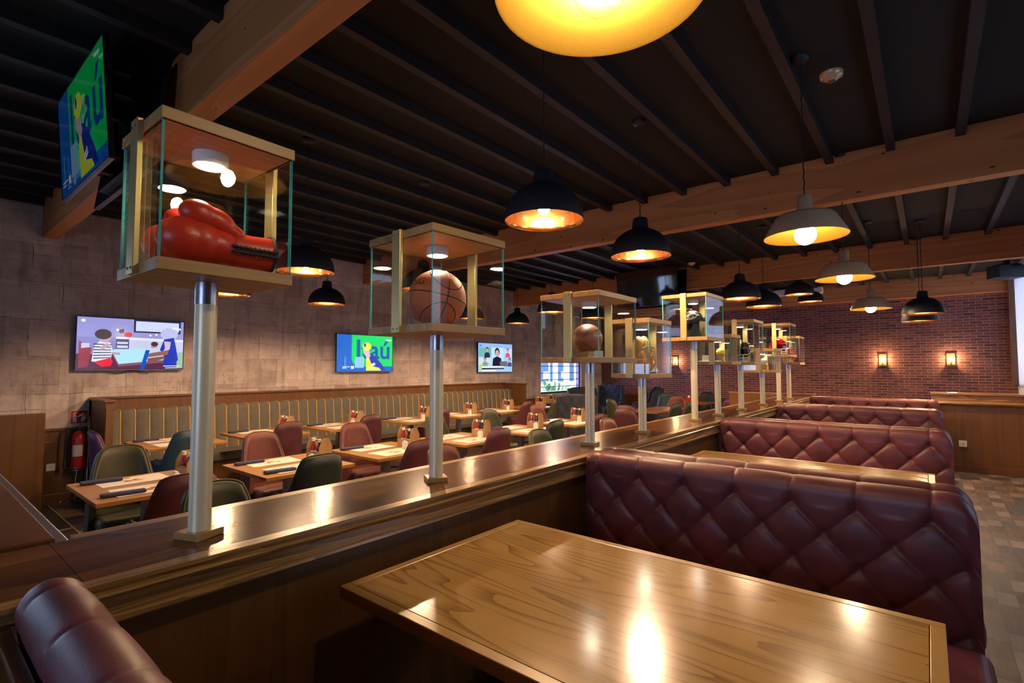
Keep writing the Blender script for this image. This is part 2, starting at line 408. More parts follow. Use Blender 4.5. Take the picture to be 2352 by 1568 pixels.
tl_ = nd(nt_, 'BsdfTranslucent', {'Color': (.6,.62,.7,1)}); mx_ = nd(nt_, 'MixShader', {0: .45, 1: b_.outputs[0], 2: tl_.outputs[0]}); nt_.links.new(mx_.outputs[0], nt_.nodes['Material Output'].inputs[0])
w5 = window('window_5', 'x', XR+.2, WRH[2], 2, 0, 'tall bright window at the far end of the right wall', white_pl)
MB().box(XR-.016, XR-.012, 9.53, 13.715, 1.2, 3.36).cyl((XR-.03,9.53,3.37),(XR-.03,13.715,3.37),.028).build('roller_blind', bm_, w5)
window('window_8', 'x', XW-.1, WL2, 1, 1, 'daylight window in the left wall, nearest the back wall')
for i, h in enumerate(WBH): window('window_%d' % (i+6), 'y', YB-.12, h, 1, 1, 'daylight window in the back wall, number %d' % (i+1))

# wainscot along the left wall and chair rail on the brick wall
def wains(name, x0, x1, y0, y1, z1, label, panels='y'):
    t = MB().box(x0,x1,y0,y1,0,z1-.03)
    if panels == 'y': t.box(x0,x1+.02,y0,y1,z1-.03,z1).box(x0,x1+.012,y0,y1,0,.12).box(x0,x1+.01,y0,y1,z1-.17,z1-.15)
    else: t.box(x0,x1,y0-.02,y1,z1-.03,z1).box(x0,x1,y0-.012,y1,0,.12).box(x0,x1,y0-.01,y1,z1-.17,z1-.15)
    return struct(t.build(name, oak_dark, bevel=.004), label, 'wainscot')
wains('trim_4', XW, XW+.025, 1.14, 1.51, .87, 'dark low wainscot behind the fire extinguisher')
wains('trim_5', XW, XW+.025, 9.35, YF, .78, 'dark low wainscot under the bright window')
wains('trim_6', XW, XR, YF-.03, YF, .76, 'dark low wainscot along the foot of the brick wall', 'x')
struct(MB().box(XW, XW+.15, -2.0, 1.13, 0, 1.055).build('trim_7', oak_dark, bevel=.004), 'tall plain wooden cladding block on the left wall', 'wall cladding')

# ------------------------------------------------------------------ counter divider
def mold(mb, xf, sgn, y0, y1, mi):
    pr_ = [(0,0),(0,-.010),(-.007,-.013),(-.007,-.019),(.004,-.022),(.007,-.027),(.004,-.033),(-.010,-.036),(-.014,-.044),(-.014,-.078),(-.006,-.082),(-.004,-.090),(-.010,-.096),(-.045,-.097),(-.045,0)]
    mb.prism([(xf+sgn*a, CT+b) for a,b in pr_], y0, y1, 'y', mi)
ct = thing('divider_counter', 'long dark oak divider counter carrying the display case poles', 'divider counter', (0,0,0))
XF, XBk = -1.37, -1.83
m = MB(); mold(m, XF, 1, -.35, 9.02, 0); m.build('front_molding', oak_mold, ct)
m = MB(); mold(m, XBk, -1, .33, 9.02, 0); m.build('back_molding', oak_mold, ct)
m = MB()
for y0, y1 in ((-.35,.28),(.28,2.62),(2.62,4.98),(4.98,7.2),(7.2,9.02)):
    m.box(XBk+.045, XF-.045, y0+.0006, y1-.0006, CT-.04, CT)
m.build('countertop', oak_counter, ct)
MB().box(XF-.085, XF-.04, -.35, 9.02, PF, CT-.06).box(XF-.09, XF-.028, -.35, 9.02, PF, PF+.1).build('booth_side_panel', oak_dark, ct, .003)
MB().box(XBk+.04, XBk+.085, .33, 9.02, 0, CT-.06).box(XBk+.028, XBk+.09, .33, 9.02, 0, .12).build('dining_side_panel', oak_dark, ct, .003)
rt = thing('counter_return', 'near wooden return of the divider counter running off to the left', 'counter', (0,0,0))
MB().box(-4.2, XBk-.001, -.3, .30, CT-.05, CT).build('countertop', oak_counter_x, rt, .004)
MB().box(-4.2, XBk-.001, -.25, .24, 0, CT-.05).build('panel', oak_dark, rt)
tag(MB().box(-4.2, XBk-.03, .303, .365, CT-.115, CT-.062).build('steel_rail', steel, bevel=.006), 'grey steel rail along the far edge of the counter return at left', 'rail')
fe = thing('end_partition', 'wooden end board standing across the far end of the divider counter', 'partition', (0,0,0))
MB().box(-2.62, -1.36, 9.03, 9.11, 0, 1.14).build('panel', oak_dark, fe, .004)
MB().box(-2.64, -1.35, 9.025, 9.13, 1.14, 1.16).build('cap', oak_mold_x, fe, .003)
pt = thing('side_partition', 'low wooden partition with a stepped ledge at the end of the aisle on the right', 'partition', (0,0,0))
MB().box(.03, XR-.001, 8.93, 9.5, PF, 1.075).box(.03, XR-.001, 8.915, 9.5, PF, PF+.09).build('panel', oak_dark, pt, .003)
m = MB(); m.prism([(8.95,1.06),(8.95,1.075),(8.9,1.08),(8.89,1.1),(8.9,1.115),(8.94,1.12),(9.5,1.12),(9.5,1.06)], .03, XR-.001, 'x'); m.build('lower_molding', oak_mold_x, pt)
MB().box(.03, XR-.001, 9.15, 9.5, 1.12, 1.2).box(.02, XR-.001, 9.12, 9.5, 1.2, 1.225).build('upper_ledge', oak_mold_x, pt, .004)

# ------------------------------------------------------------------ booths
BL = 1.475
def tufted(sgn, L=BL, zt=.93, zb=.36, first=.045, half=False, th=.085, pad=.015):
    nx, R = 250, th/2
    mb = MB(); rows = []
    sp, rh = .2145, .108
    nf, na = 72, 16
    for iu in range(nx+1):
        u = L*iu/nx
        e = max(0, u-(L-.075)); drop = .075-math.sqrt(max(0,.075**2-e*e))
        ztop = zt-drop
        col = []
        for j in range(nf+na+4):
            if j < nf:
                d = (ztop-R-zb)*(1-j/nf); p = (0, ztop-R-d); n = (-1,0)
            elif j <= nf+na:
                a = PI*(j-nf)/na; d = -R*a; p = (th/2-th/2*math.cos(a), ztop-R+R*math.sin(a)); n = (-math.cos(a), math.sin(a))
            else:
                q = (j-nf-na)*.05; d = -R*PI-q; p = (th, ztop-R-q); n = (1,0)
            a_ = (u-.07)/sp; b_ = (d-first)/rh
            if b_ >= 0:
                P = a_+b_/2; Q = a_-b_/2
                s1 = abs(math.sin(PI*P)); s2 = abs(math.sin(PI*Q)); h = .55*(s1*s2)**.7+.45*(1-math.exp(-min(s1,s2)/.13))
                h *= 1.3-.6*(P-math.floor(P)+1-(Q-math.floor(Q)))/2
                bi = round(b_); ai = round(a_-.5*(bi%2))+.5*(bi%2)
                dd = math.hypot((a_-ai)*sp, (b_-bi)*rh)
                dp = pad*h-.016*math.exp(-(dd/.022)**2)
            else:
                w = max(0, 1+b_*.42); h = .3*abs(math.sin(PI*a_))**.8+.7*(1-math.exp(-abs(math.sin(PI*a_))/.09))
                dd = math.hypot((a_-round(a_))*sp, b_*rh)
                dp = pad*(.25+.6*h*w+.6*(1-w))-.016*math.exp(-(dd/.022)**2)
            ends = min(1, u/.03)*min(1, (L-u)/.03)
            if j > nf+na: dp *= .4
            dp = dp*(.35+.65*ends)
            col.append((u, sgn*(p[0]+n[0]*dp), p[1]+n[1]*dp))
        rows.append(col)
    K = len(rows[0]); vs = [v for c in rows for v in c]
    fs = [(i*K+j, (i+1)*K+j, (i+1)*K+j+1, i*K+j+1) for i in range(nx) for j in range(K-1)]
    mb.add(vs, fs, 0, True)
    mb.add(vs, [tuple(range(K)), tuple(nx*K+j for j in range(K))[::-1]], 0, False)
    # back and underside closing face
    mb.add([vs[0],vs[nx*K],vs[nx*K+K-1],vs[K-1]], [(0,1,2,3)], 0, False)
    return mb
def bench_proto(sgn, label, loc, group):
    # sgn +1: sitter faces -Y (padded face at local y = 0 looking to -y); sgn -1 mirrored
    t = thing('booth_bench', label, 'bench', loc, 0, group)
    tufted(sgn).build('backrest', lea_booth, t)
    s = MB().box(.0, BL+.02, min(-.52*sgn,.01*sgn), max(-.52*sgn,.01*sgn), .33, .46)
    s.build('seat', lea_booth, t, .045)
    MB().box(.005, BL, min(-.44*sgn,.08*sgn), max(-.44*sgn,.08*sgn), 0, .33).build('base', oak_dark, t)
    MB().box(.005, BL-.02, min(.05*sgn,.08*sgn), max(.05*sgn,.08*sgn), .33, .86).build('back_board', oak_dark, t)
    return t
BG = 'tufted oxblood booth benches'
X0 = -1.36
b1 = bench_proto(1, 'nearest tufted oxblood leather bench back, facing us behind the big booth table', (X0, 2.265, PF), BG)
b2 = bench_proto(-1, 'tufted bench backing directly onto the nearest bench, only its top roll showing', (X0, 2.505, PF), BG)
names = ['second', 'third', 'fourth and farthest']
for i, y in enumerate((4.43, 6.55, 8.62)):
    dup(b1, (X0, y, PF), None, '%s tufted oxblood bench back facing us, counted away along the divider counter' % names[i], BG)
    if i < 2: dup(b2, (X0, y+.24, PF), None, 'top roll of the bench backing onto the %s tufted bench' % names[i], BG)
b0 = thing('booth_bench', 'tufted bench at the lower left corner, its plump top roll seen from behind', 'bench', (-1.362, .262, PF), 0, BG)
tufted(-1, zt=.945).build('backrest', lea_booth, b0)
MB().box(0, BL+.02, .0, .5, .33, .46).build('seat', lea_booth, b0, .045); MB().box(.005, BL, -.05, .43, 0, .33).build('base', oak_dark, b0)
MB().box(0, BL, -.125, -.1, .80, .885).build('back_rail', oak_counter_x, b0, .004)
MB().box(0, BL, -.115, -.105, .1, .80).build('back_shade_sheet', black, b0)  # unlit back of the bench: shade put into the colour as a black sheet

def booth_table(label, y0, y1, grp='booth tables'):
    t = thing('booth_table', label, 'table', (-1.31, y0, PF), 0, grp)
    w, d, z = 1.325, y1-y0, .75
    MB().box(.032, w-.032, .032, d-.032, z-.028, z-.0005).build('tabletop', oak_table, t)
    b = MB(); b.box(0,w,0,.03,z-.034,z).box(0,w,d-.03,d,z-.034,z).box(0,.03,.03,d-.03,z-.034,z).box(w-.03,w,.03,d-.03,z-.034,z)
    b.build('edge_band', oak_band, t, .002)
    for x in (.3, w-.3):
        MB().box(x-.035,x+.035,d/2-.035,d/2+.035,.02,z-.034).box(x-.04,x+.04,.12,d-.12,z-.05,z-.034).box(x-.05,x+.05,.1,d-.1,0,.025).build('leg', black, t, .004)
    return t
booth_table('large glossy oak booth table with pale edge band in the foreground', .832, 1.64)
booth_table('glossy oak booth table between the nearest and second tufted benches', 3.06, 3.86)

# ------------------------------------------------------------------ pendant lamps
def dome_proto(label, x, y, z, grp):
    t = thing('dome_pendant_lamp', label, 'pendant lamp', (x,y,z), 0, grp)
    prof = [(.2265,0),(.2255,.03),(.219,.068),(.205,.105),(.182,.14),(.15,.17),(.112,.194),(.075,.208),(.064,.212),(.06,.25),(.055,.292),(.045,.3),(.012,.303)]
    MB().lathe(prof, n=48).build('lamp_shade', matte, t)
    inn = [(.2265,0),(.2225,.002),(.221,.03),(.214,.067),(.2,.103),(.177,.137),(.146,.166),(.11,.189),(.07,.203),(.01,.206)]
    MB().lathe(inn, n=48).build('copper_lining', copper, t)
    MB().sph((0,0,.068),.032,20,12).build('bulb', bulb_w, t)
    MB().cyl((0,0,.09),(0,0,.205),.018,.02,16).build('bulb_socket', black, t)
    MB().tube([(0,.012*math.cos(a),.315+.012*math.sin(a)) for a in [2*PI*i/12 for i in range(12)]],.0035,6,0,True).build('hook_ring', black, t)
    cord_and_rose(t, z); return t
def cord_and_rose(t, z, z0=.325, tilt=0):
    H = HC-z
    MB().tube([(.0025*math.cos(i*1.9),.0025*math.sin(i*1.9), z0+(H-.02-z0)*i/40) for i in range(41)],.0042,6).build('cord', black, t)
    MB().lathe([(.001,H-.03),(.045,H-.028),(.052,H-.012),(.052,H)], n=24).build('ceiling_rose', matte, t)
DL = [(-1.69,2.36,.84,'large black dome lamp hanging nearest over the divider counter'),
 (-1.69,3.64,.85,'second black dome lamp over the divider counter, right of the nearest'),
 (-1.69,6.33,.795,'black dome lamp over the counter, left of the pair with overlapping shades'),
 (-1.69,7.45,.81,'black dome lamp over the counter, right of the pair with overlapping shades'),
 (-1.69,9.96,1.25,'higher hung black dome lamp beyond the third beam, upper of two'),
 (-1.72,11.29,1.26,'higher hung black dome lamp beyond the third beam, lower right of two'),
 (-3.98,2.16,.785,'black dome lamp half hidden by the glove display case'),
 (-5.95,3.52,.80,'small looking black dome lamp over the banquette tables, left of the basketball case'),
 (-5.95,2.33,.79,'black dome lamp behind the glove case pole, only its copper rim showing'),
 (-4.0,3.45,.79,'black dome lamp seen through the basketball case'),
 (-5.9,6.12,.80,'black dome lamp seen through the right pane of the basketball case'),
 (-5.95,7.44,.81,'black dome lamp hanging against the wallpaper right of the basketball case'),
 (-4.28,6.18,.80,'black dome lamp seen through the left pane of the football case'),
 (-4.26,7.34,.80,'black dome lamp seen through the right pane of the football case'),
 (-3.9,10.3,1.18,'black dome lamp seen through the black cap case'),
 (-.02,8.48,.685,'black dome lamp at right before the brick wall, upper of two'),
 (-.06,9.62,.67,'black dome lamp at right before the brick wall, mostly hidden by another')]
d0 = None
for x,y,z,l in DL:
    if d0 is None: d0 = dome_proto(l, x, y, CZ+z, 'black copper lined dome lamps'); dz0 = CZ+z
    else:
        r = dup(d0, (x,y,CZ+z), None, l)
        for ch in list(r.children):
            if ch.name.startswith(('cord','ceiling_rose')): bpy.data.objects.remove(ch)
        cord_and_rose(r, CZ+z)
def cone_proto(label, x, y, z):
    t = thing('cone_pendant_lamp', label, 'pendant lamp', (x,y,z), 0, 'champagne cone lamps over the booths')
    MB().lathe([(.229,0),(.226,.01),(.165,.118),(.15,.134),(.12,.142),(.046,.15),(.043,.155),(.04,.25),(.03,.258),(.01,.26)], n=48).build('lamp_shade', champ, t)
    MB().lathe([(.229,0),(.223,.002),(.162,.112),(.146,.128),(.05,.14),(.01,.141)], n=48).build('gold_lining', goldin, t)
    MB().sph((0,0,.012),.06,24,14).build('globe_bulb', bulb_g, t)
    MB().cyl((0,0,.065),(0,0,.14),.022,.022,16).build('bulb_socket', brass_dk, t)
    return t
c0 = None
for x,y,z,l in [(-.55,3.5,.79,'champagne cone lamp with bright globe bulb, nearest of three in a row at right'),
                (-.55,5.38,.785,'champagne cone lamp with bright globe bulb, middle of three in a row at right'),(-.55,8.1,.755,'champagne cone lamp with bright globe bulb, farthest of three, before the brick wall'),(-.515,.93,.80,'champagne cone lamp cut off by the top edge of the picture')]:
    if c0 is None: c0 = cone_proto(l, x, y, CZ+z); r = c0
    else:
        r = dup(c0, (x,y,CZ+z), None, l)
        for ch in list(r.children):
            if ch.name.startswith(('cord','ceiling_rose')): bpy.data.objects.remove(ch)
            elif y < 1 and ch.name.startswith('globe_bulb'):
                bpy.data.objects.remove(ch); g = MB().sph((0,0,.012),.06,24,14).build('globe_bulb', glass, r); MB().sph((0,0,.012),(.026,.026,.036),16,12).build('glowing_core', core_e, g)
    cord_and_rose(r, CZ+z, .26)

# ------------------------------------------------------------------ display cases
GT = .006
def case(k, x, y, a, b, th, z0, z1, label, frot=0, strapy=0):
    t = thing('display_case', label, 'display case', (x,y,CT), th, 'glass display cases on poles')
    z0 += CZ-CT; z1 += CZ-CT; tb = .03
    f = MB().box(-.042,.042,-.042,.042,0,.019); f.xf(Matrix.Rotation(frot,4,'Z')); f.build('pole_foot', oak_band, t, .002)
    MB().cyl((0,0,.019),(0,0,z0-.06),.0275,.0275,28).build('pole', alu, t)
    MB().cyl((0,0,z0-.06),(0,0,z0),.0285,.0285,28).build('pole_collar', steel, t)
    MB().box(-a,a,-b,b,z0,z0+tb).build('bottom_board', oak_case, t, .0015)
    MB().box(-a,a,-b,b,z1-tb,z1).build('top_board', oak_case, t, .0015)
    g0, g1 = z0+tb, z1-tb; i = .004
    for s in (-1,1):
        for nm, bx in (('x',(s*(a-i)-GT*(s>0), s*(a-i)+GT*(s<0), -b+i, b-i)),('y',(-a+i+GT, a-i-GT, s*(b-i)-GT*(s>0), s*(b-i)+GT*(s<0)))):
            p = MB().box(bx[0],bx[1],bx[2],bx[3],g0,g1)
            # cut edges (narrow faces) are teal, large faces clear
            big = {'x':(3,5),'y':(2,4)}[nm]
            p.m = [0 if n in big else 1 for n in range(6)]
            p.build('glass_pane', [glass, teal_edge], t)
        st = MB().box(-.025,.025,s*b,s*(b+.014),z0+.001,z1+.004)
        st.build('brass_strap', brass, t, .002)
        sc = MB()
        for zz in (z0+.016, z1-.016):
            for xx in (-.013,.013): sc.cyl((xx,s*(b+.0141),zz),(xx,s*(b+.016),zz),.0035,n=10)
        sc.build('strap_screws', brass_dk, t)
    MB().cyl((0,0,z1-tb-.034),(0,0,z1-tb),.045,.045,32).build('puck_light', white_pl, t)
    MB().cyl((0,0,z1-tb-.0352),(0,0,z1-tb-.0342),.036,.036,32).build('light_diffuser', puck_e, t)
    return CT+z0+tb
cs = [(-1.55,.551,.151,.167,.021,.232,.627,'tall display case holding red boxing gloves, nearest at left',.35),
 (-1.555,1.416,.203,.193,-.04,.128,.521,'display case holding an orange basketball',-.5),
 (-1.55,2.624,.197,.225,-.008,.023,.416,'display case holding an autographed brown football',.1),
 (-1.551,3.339,.144,.182,-.011,-.076,.325,'low narrow display case holding a tan baseball glove',.1),
 (-1.55,4.366,.19,.211,-.021,.216,.606,'high display case holding a black cap with white emblem',0),
 (-1.55,4.99,.175,.15,0,.02,.30,'low display case holding a yellow ball, partly under the cap case',0),
 (-1.55,5.77,.19,.195,0,.02,.49,'display case holding a shiny black football helmet',0),
 (-1.55,6.68,.18,.17,0,-.07,.215,'low display case holding a white baseball on a wooden block',0),
 (-1.55,7.55,.19,.19,0,.13,.57,'high display case holding the upper red football helmet',0),
 (-1.55,8.2,.18,.18,0,.03,.43,'farthest display case holding the lower red football helmet',0)]
FZ = []
for i, c in enumerate(cs): FZ.append(case(i, *c)+.0015)

# ---- exhibits
def textmesh(txt, size, ext=0, bold=0):
    cu = bpy.data.curves.new('t','FONT'); cu.offset = bold; cu.body = txt; cu.size = size; cu.resolution_u = 3; cu.extrude = ext
    o = bpy.data.objects.new('t', cu); COL.objects.link(o)
    dg = bpy.context.evaluated_depsgraph_get(); me = o.evaluated_get(dg).to_mesh()
    vs = [tuple(v.co) for v in me.vertices]; fs = [tuple(p.vertices) for p in me.polygons]
    o.evaluated_get(dg).to_mesh_clear(); bpy.data.objects.remove(o); bpy.data.curves.remove(cu)
    return vs, fs
REM = lambda s: [('REMESH',dict(mode='VOXEL',voxel_size=s,use_smooth_shade=True)),('SMOOTH',dict(factor=.5,iterations=6))]
# boxing gloves: a pair lying along Y, fists to -Y, cuffs to +Y
bx, by = -1.55, .551
def glove(label, x, y, z, rz, flat):
    t = thing('boxing_glove', label, 'boxing glove', (x,y,z), rz, 'red boxing gloves')
    m = MB()
    R = lambda a: Matrix.Rotation(a,4,'X')
    m.sph((0,-.082,.058),(.055,.064,.057),24,14); m.sph((0,-.045,.056),(.056,.06,.055)); m.sph((0,-.005,.05),(.052,.06,.048))
    m.sph((0,.04,.044),(.044,.06,.04)); m.lathe([(.001,0),(.042,0),(.040,.05),(.043,.1),(.045,.105),(.001,.105)], n=28)
    # rotate that cuff (last lathe) to lie along +Y
    n = 28*6
    for i in range(len(m.v)-n, len(m.v)):
        a, b, c = m.v[i]; m.v[i] = (a, .035+c, .05+b*1.16)
    m.build('glove_body', glove_red, t, mods=REM(.0045))
    th_ = MB(); th_.sph((.006,-.052,.128),(.036,.048,.038),20,12,0,R(-.15)); th_.sph((.006,-.01,.118),(.034,.055,.034),20,12,0,R(-.35)); th_.sph((0,.035,.095),(.03,.04,.024),20,12,0,R(-.35))
    th_.build('glove_thumb', glove_red, t, mods=REM(.005))
    l = MB()
    for i in range(9):
        yy = .03+.0125*i
        l.tube([(.046-.004*(i%2),yy,.055),(.0505,yy+.005,.043),(.046-.004*(i%2),yy+.012,.032)],.0028,6)
    l.tube([(.05,.02,.05),(.0515,.08,.048),(.0515,.142,.05)],.004,6); l.tube([(.05,.02,.036),(.0515,.08,.036),(.0515,.142,.036)],.004,6)
    l.build('lacing', seam_bk, t)
    b_ = MB(); b_.tube([(.046*math.cos(q),.14,.05+.053*math.sin(q)) for q in [2*PI*i/28 for i in range(28)]],.004,6,0,True); b_.build('cuff_binding', seam_bk, t)
    return t
glove('red boxing glove with black lacing lying in front in the nearest case', bx+.057, by+.004, FZ[0]+.014, .0, 0)
r = glove('red boxing glove lying behind its laced twin in the nearest case', bx-.068, by+.004, FZ[0]+.014, .08, 0)
# basketball
def basketball(x, y, z, r=.119):
    t = thing('basketball', 'orange pebbled basketball with black seams in its glass case', 'basketball', (x,y,z), 0)
    B = MB().sph((0,0,r),r,48,32); B.build('ball', ball_or, t)
    cdir = Vector((.735,-.67,-.1)).normalized(); ur = Vector((.774,.633,0)); uv = ur.cross(cdir)*-1
    e1 = (cdir*.92+ur*.38+uv*.09).normalized(); e2 = (ur-uv*.2); e2 = (e2-e1*e2.dot(e1)).normalized(); e3 = e1.cross(e2)
    m = MB(); N = 80
    def loop(fn): m.tube([Vector((0,0,r))+fn(2*PI*i/N)*(r*.9995) for i in range(N)],.0022,6,0,True)
    loop(lambda a: e1*math.cos(a)+e2*math.sin(a)); loop(lambda a: e1*math.cos(a)+e3*math.sin(a))
    for sg_ in (-1,1):
        def oval(a):
            la = math.radians(38-24*math.cos(2*a)); return (e1*math.cos(a)+e2*math.sin(a))*math.cos(la)+e3*(sg_*math.sin(la))
        loop(oval)
    m.build('seams', seam_bk, t)
    vs, fs = textmesh('NG', .05); L = MB(); out = []
    E2 = Euler((0,0,-.02)).to_matrix() @ Euler((-.5,0,0)).to_matrix()
    for v in vs:
        d = Vector((v[0]-.035, -r, v[1]-.01)); d.normalize(); out.append(Vector((0,0,r))+E2@(d*(r+.0007)))
    L.add(out, fs); L.build('lettering', seam_bk, t, fix=False)
basketball(-1.555, 1.416, FZ[1])
# football on block
fb = thing('american_football', 'brown leather football with a white signature on a small wooden stand', 'football', (-1.55,2.60,FZ[2]), 0)
EF = Euler((0,-.08,1.76)).to_matrix()
m = MB()
prof = [(.001,-.14)]+[(.086*(1-(abs(q)/.145)**2.1)**.85, q) for q in [-.135+.27*i/22 for i in range(23)]]+[(.001,.14)]
m.lathe(prof, n=36); m.v = [tuple(EF@Vector((v[2],v[0],v[1]))+Vector((0,0,.112))) for v in m.v]; m.build('ball', pig, fb)
def onball(px_, ang, k=1.006):
    rr = .086*(1-(abs(px_)/.145)**2.1)**.85*k
    return EF@Vector((px_, rr*math.cos(ang), rr*math.sin(ang)))+Vector((0,0,.112))
m = MB(); m.tube([onball(-.13+.26*i/24, 2.5, 1.002) for i in range(25)],.0016,6); m.tube([onball(-.13+.26*i/24, .9, 1.002) for i in range(25)],.0016,6); m.tube([onball(-.13+.26*i/24, -2.3, 1.002) for i in range(25)],.0016,6)
m.build('seams', seam_bk, fb)
m = MB(); sg = [(-.02+.003*i, -3.35+.10*math.sin(i*1.7)*math.exp(-((i%7)-3)**2/9)+.05*math.sin(i*.6)) for i in range(33)]
m.tube([onball(-p, a, 1.012) for p, a in sg],.0013,5); m.build('signature', white_ink, fb)
st = MB(); st.prism([(-.06,0),(.06,0),(.05,.036),(-.05,.036)], -.04, .04, 'x'); st.build('wooden_stand', oak_band, fb)
tag(MB().box(-.0008,.0008,-.025,.025,0,.035).xf(Matrix.Translation((-1.43,2.52,FZ[2])) @ Matrix.Rotation(-1.1,4,'Z')).build('caption_card', paper), 'small white caption card beside the football stand', 'card')
# baseball glove on wire stand
bg = thing('baseball_glove', 'tan leather baseball glove propped on a wire stand', 'baseball glove', (-1.55,3.35,FZ[3]), 1.5)
m = MB()
m.sph((0,.012,.135),(.075,.05,.105),24,16); m.sph((-.03,.01,.17),(.055,.045,.09),20,14,0,Matrix.Rotation(-.15,4,'Y')); m.sph((.03,.01,.175),(.055,.045,.09),20,14,0,Matrix.Rotation(.12,4,'Y'))
m.sph((-.06,-.012,.085),(.045,.05,.075)); m.sph((.062,-.014,.09),(.042,.05,.085),20,14,0,Matrix.Rotation(.2,4,'Y')); m.sph((0,-.01,.045),(.07,.045,.042))
m.build('glove_body', tan, bg, mods=REM(.006))
m = MB()
for i in range(5): m.tube([(-.04+.022*i,-.028,.18),(-.035+.02*i,-.036,.2),(-.03+.019*i,-.03,.23)],.003,6)
m.tube([(-.07,-.04,.17),(0,-.045,.19),(.08,-.045,.175)],.004,6); m.build('lacing', brass_dk, bg)
m = MB()
for s in (-1,1):
    m.tube([(s*.05,-.075,.004),(s*.02,-.06,.12),(s*.015,.03,.13)],.003,6); m.tube([(s*.05,-.075,.004),(s*.05,.075,.004)],.003,6)
m.tube([(-.02,-.06,.12),(.02,-.06,.12)],.003,6); m.build('wire_stand', chrome, bg)
# black cap (C5)
cp = thing('sports_cap', 'black cap with white emblem propped on a dark wedge', 'cap', (-1.56,4.36,FZ[4]), -.6)
m = MB(); MM = Matrix.Translation((0,0,.15)) @ Matrix.Rotation(.35,4,'X')
m.sph((0,0,0),(.082,.1,.085),28,10,0,None,0,.55); m.xf(MM); m.build('crown', seam_bk, cp, mods=[('SOLIDIFY',dict(thickness=.006))])
m = MB(); n = 14; vs = []
for i in range(n+1):
    a = -PI*.5*.9+PI*.9*i/n
    vs += [(.082*math.sin(a), .095*math.cos(a), -.012),(.09*math.sin(a), .06+.125*math.cos(a), -.02-.02*abs(math.sin(a)))]
m.add(vs, [(2*i,2*i+1,2*i+3,2*i+2) for i in range(n)], 0, True); m.xf(MM); m.build('brim', black, cp, mods=[('SOLIDIFY',dict(thickness=.006))])
m = MB(); d0 = Vector((.8,-.45,.55)); t1 = Vector((.5,.85,0)); t2 = Vector((-.35,.2,.75))
def onc(a, k):
    d = (d0+t1*(k*.62*math.cos(a))+t2*(k*.30*math.sin(a))).normalized(); return MM@Vector((d.x*.085,d.y*.103,d.z*.088))
m.tube([onc(2*PI*i/28,1) for i in range(28)],.0055,6,0,True); m.tube([onc(2*PI*i/20,.45) for i in range(20)],.004,6,0,True)
m.tube([onc(.15,1.05),onc(.05,1.5),onc(-.1,1.8)],.005,6); m.tube([onc(PI,1.05),onc(PI+.2,1.5)],.005,6)
m.build('emblem', white_ink, cp)
m = MB(); m.prism([(-.06,0),(.07,0),(.02,.11),(-.02,.13)], -.045, .045, 'x'); m.build('wedge_stand', lea_dkgreen, cp)
# yellow ball case (C6)
yb = thing('trophy_ball', 'yellow ball resting in a small yellow cup in a low case', 'ball', (-1.52,5.0,FZ[5]), 0)
MB().sph((0,0,.085),.042,24,14).build('ball', yellow_pl, yb); MB().lathe([(.001,0),(.03,0),(.026,.01),(.02,.03),(.036,.06),(.041,.07),(.036,.066),(.001,.05)], n=24).build('cup', oak_case, yb)
tag(MB().box(-.03,.03,-.0008,.0008,0,.06).xf(Matrix.Translation((-1.64,4.93,FZ[5])) @ Matrix.Rotation(.4,4,'Z')).build('caption_card', paper), 'white card standing beside the yellow ball', 'card')
# helmets
def helmet(label, x, y, z, rz, shell, maskm, stripe=None, s=1.):
    t = thing('football_helmet', label, 'football helmet', (x,y,z), rz, 'football helmets'); t.scale = (s,s,s)
    m = MB(); nu, nv = 36, 20; vs = []
    for j in range(nv+1):
        ph = PI*.04+PI*.70*j/nv
        for i in range(nu+1):
            a = -2.35+4.7*i/nu      # opening towards +x
            rr = 1+.04*math.cos(2*a)
            low = .0 if abs(a) > 1.4 else 0
            vs.append((-.135*math.sin(ph)*math.cos(a)*rr, .112*math.sin(ph)*math.sin(a), .125+.125*math.cos(ph)))
    K = nu+1
    m.add(vs, [(j*K+i,(j+1)*K+i,(j+1)*K+i+1,j*K+i+1) for j in range(nv) for i in range(nu)], 0, True)
    # brow: closes the crown over the opening
    bv = []
    for j in range(9):
        ph = PI*.04+PI*.40*j/8
        for i in range(15):
            a = 2.35+(2*PI-4.7)*i/14
            bv.append((-.135*math.sin(ph)*math.cos(a)*(1+.04*math.cos(2*a)), .112*math.sin(ph)*math.sin(a), .125+.125*math.cos(ph)))
    m.add(bv, [(j*15+i,(j+1)*15+i,(j+1)*15+i+1,j*15+i+1) for j in range(8) for i in range(14)], 0, True)
    m.sph((0,0,.249),(.02,.02,.002),12,4)
    m.build('shell', shell, t, mods=[('SOLIDIFY',dict(thickness=.008)),('WELD',dict(merge_threshold=.002))])
    g = MB()
    for zz, xx in ((.02,.15),(.05,.165),(.085,.165)):
        g.tube([(.06,-.1,zz+.02),(.11,-.085,zz),(xx,-.03,zz-.005),(xx,.03,zz-.005),(.11,.085,zz),(.06,.1,zz+.02)],.006,8)
    for yy in (-.03,.03): g.tube([(.165,yy,.085),(.165,yy,.05),(.15,yy,.02)],.006,8)
    g.build('face_mask', maskm, t)
    if stripe:
        q = MB(); q.tube([(-.14*math.sin(p), 0, .125+.1285*math.cos(p)) for p in [-1.2+3*i/24 for i in range(25)]],.008,6); q.build('crown_stripe', stripe, t)
    MB().sph((.0,.113,.09),(.018,.004,.018),14,8).sph((.0,-.113,.09),(.018,.004,.018),14,8).build('ear_hole_trim', seam_bk, t)
    return t
helm_bk = plain('gloss_black_helmet', (.01,.01,.012), .12, coat=.6); helm_rd = plain('gloss_red_helmet', (.5,.01,.01), .14, coat=.6)
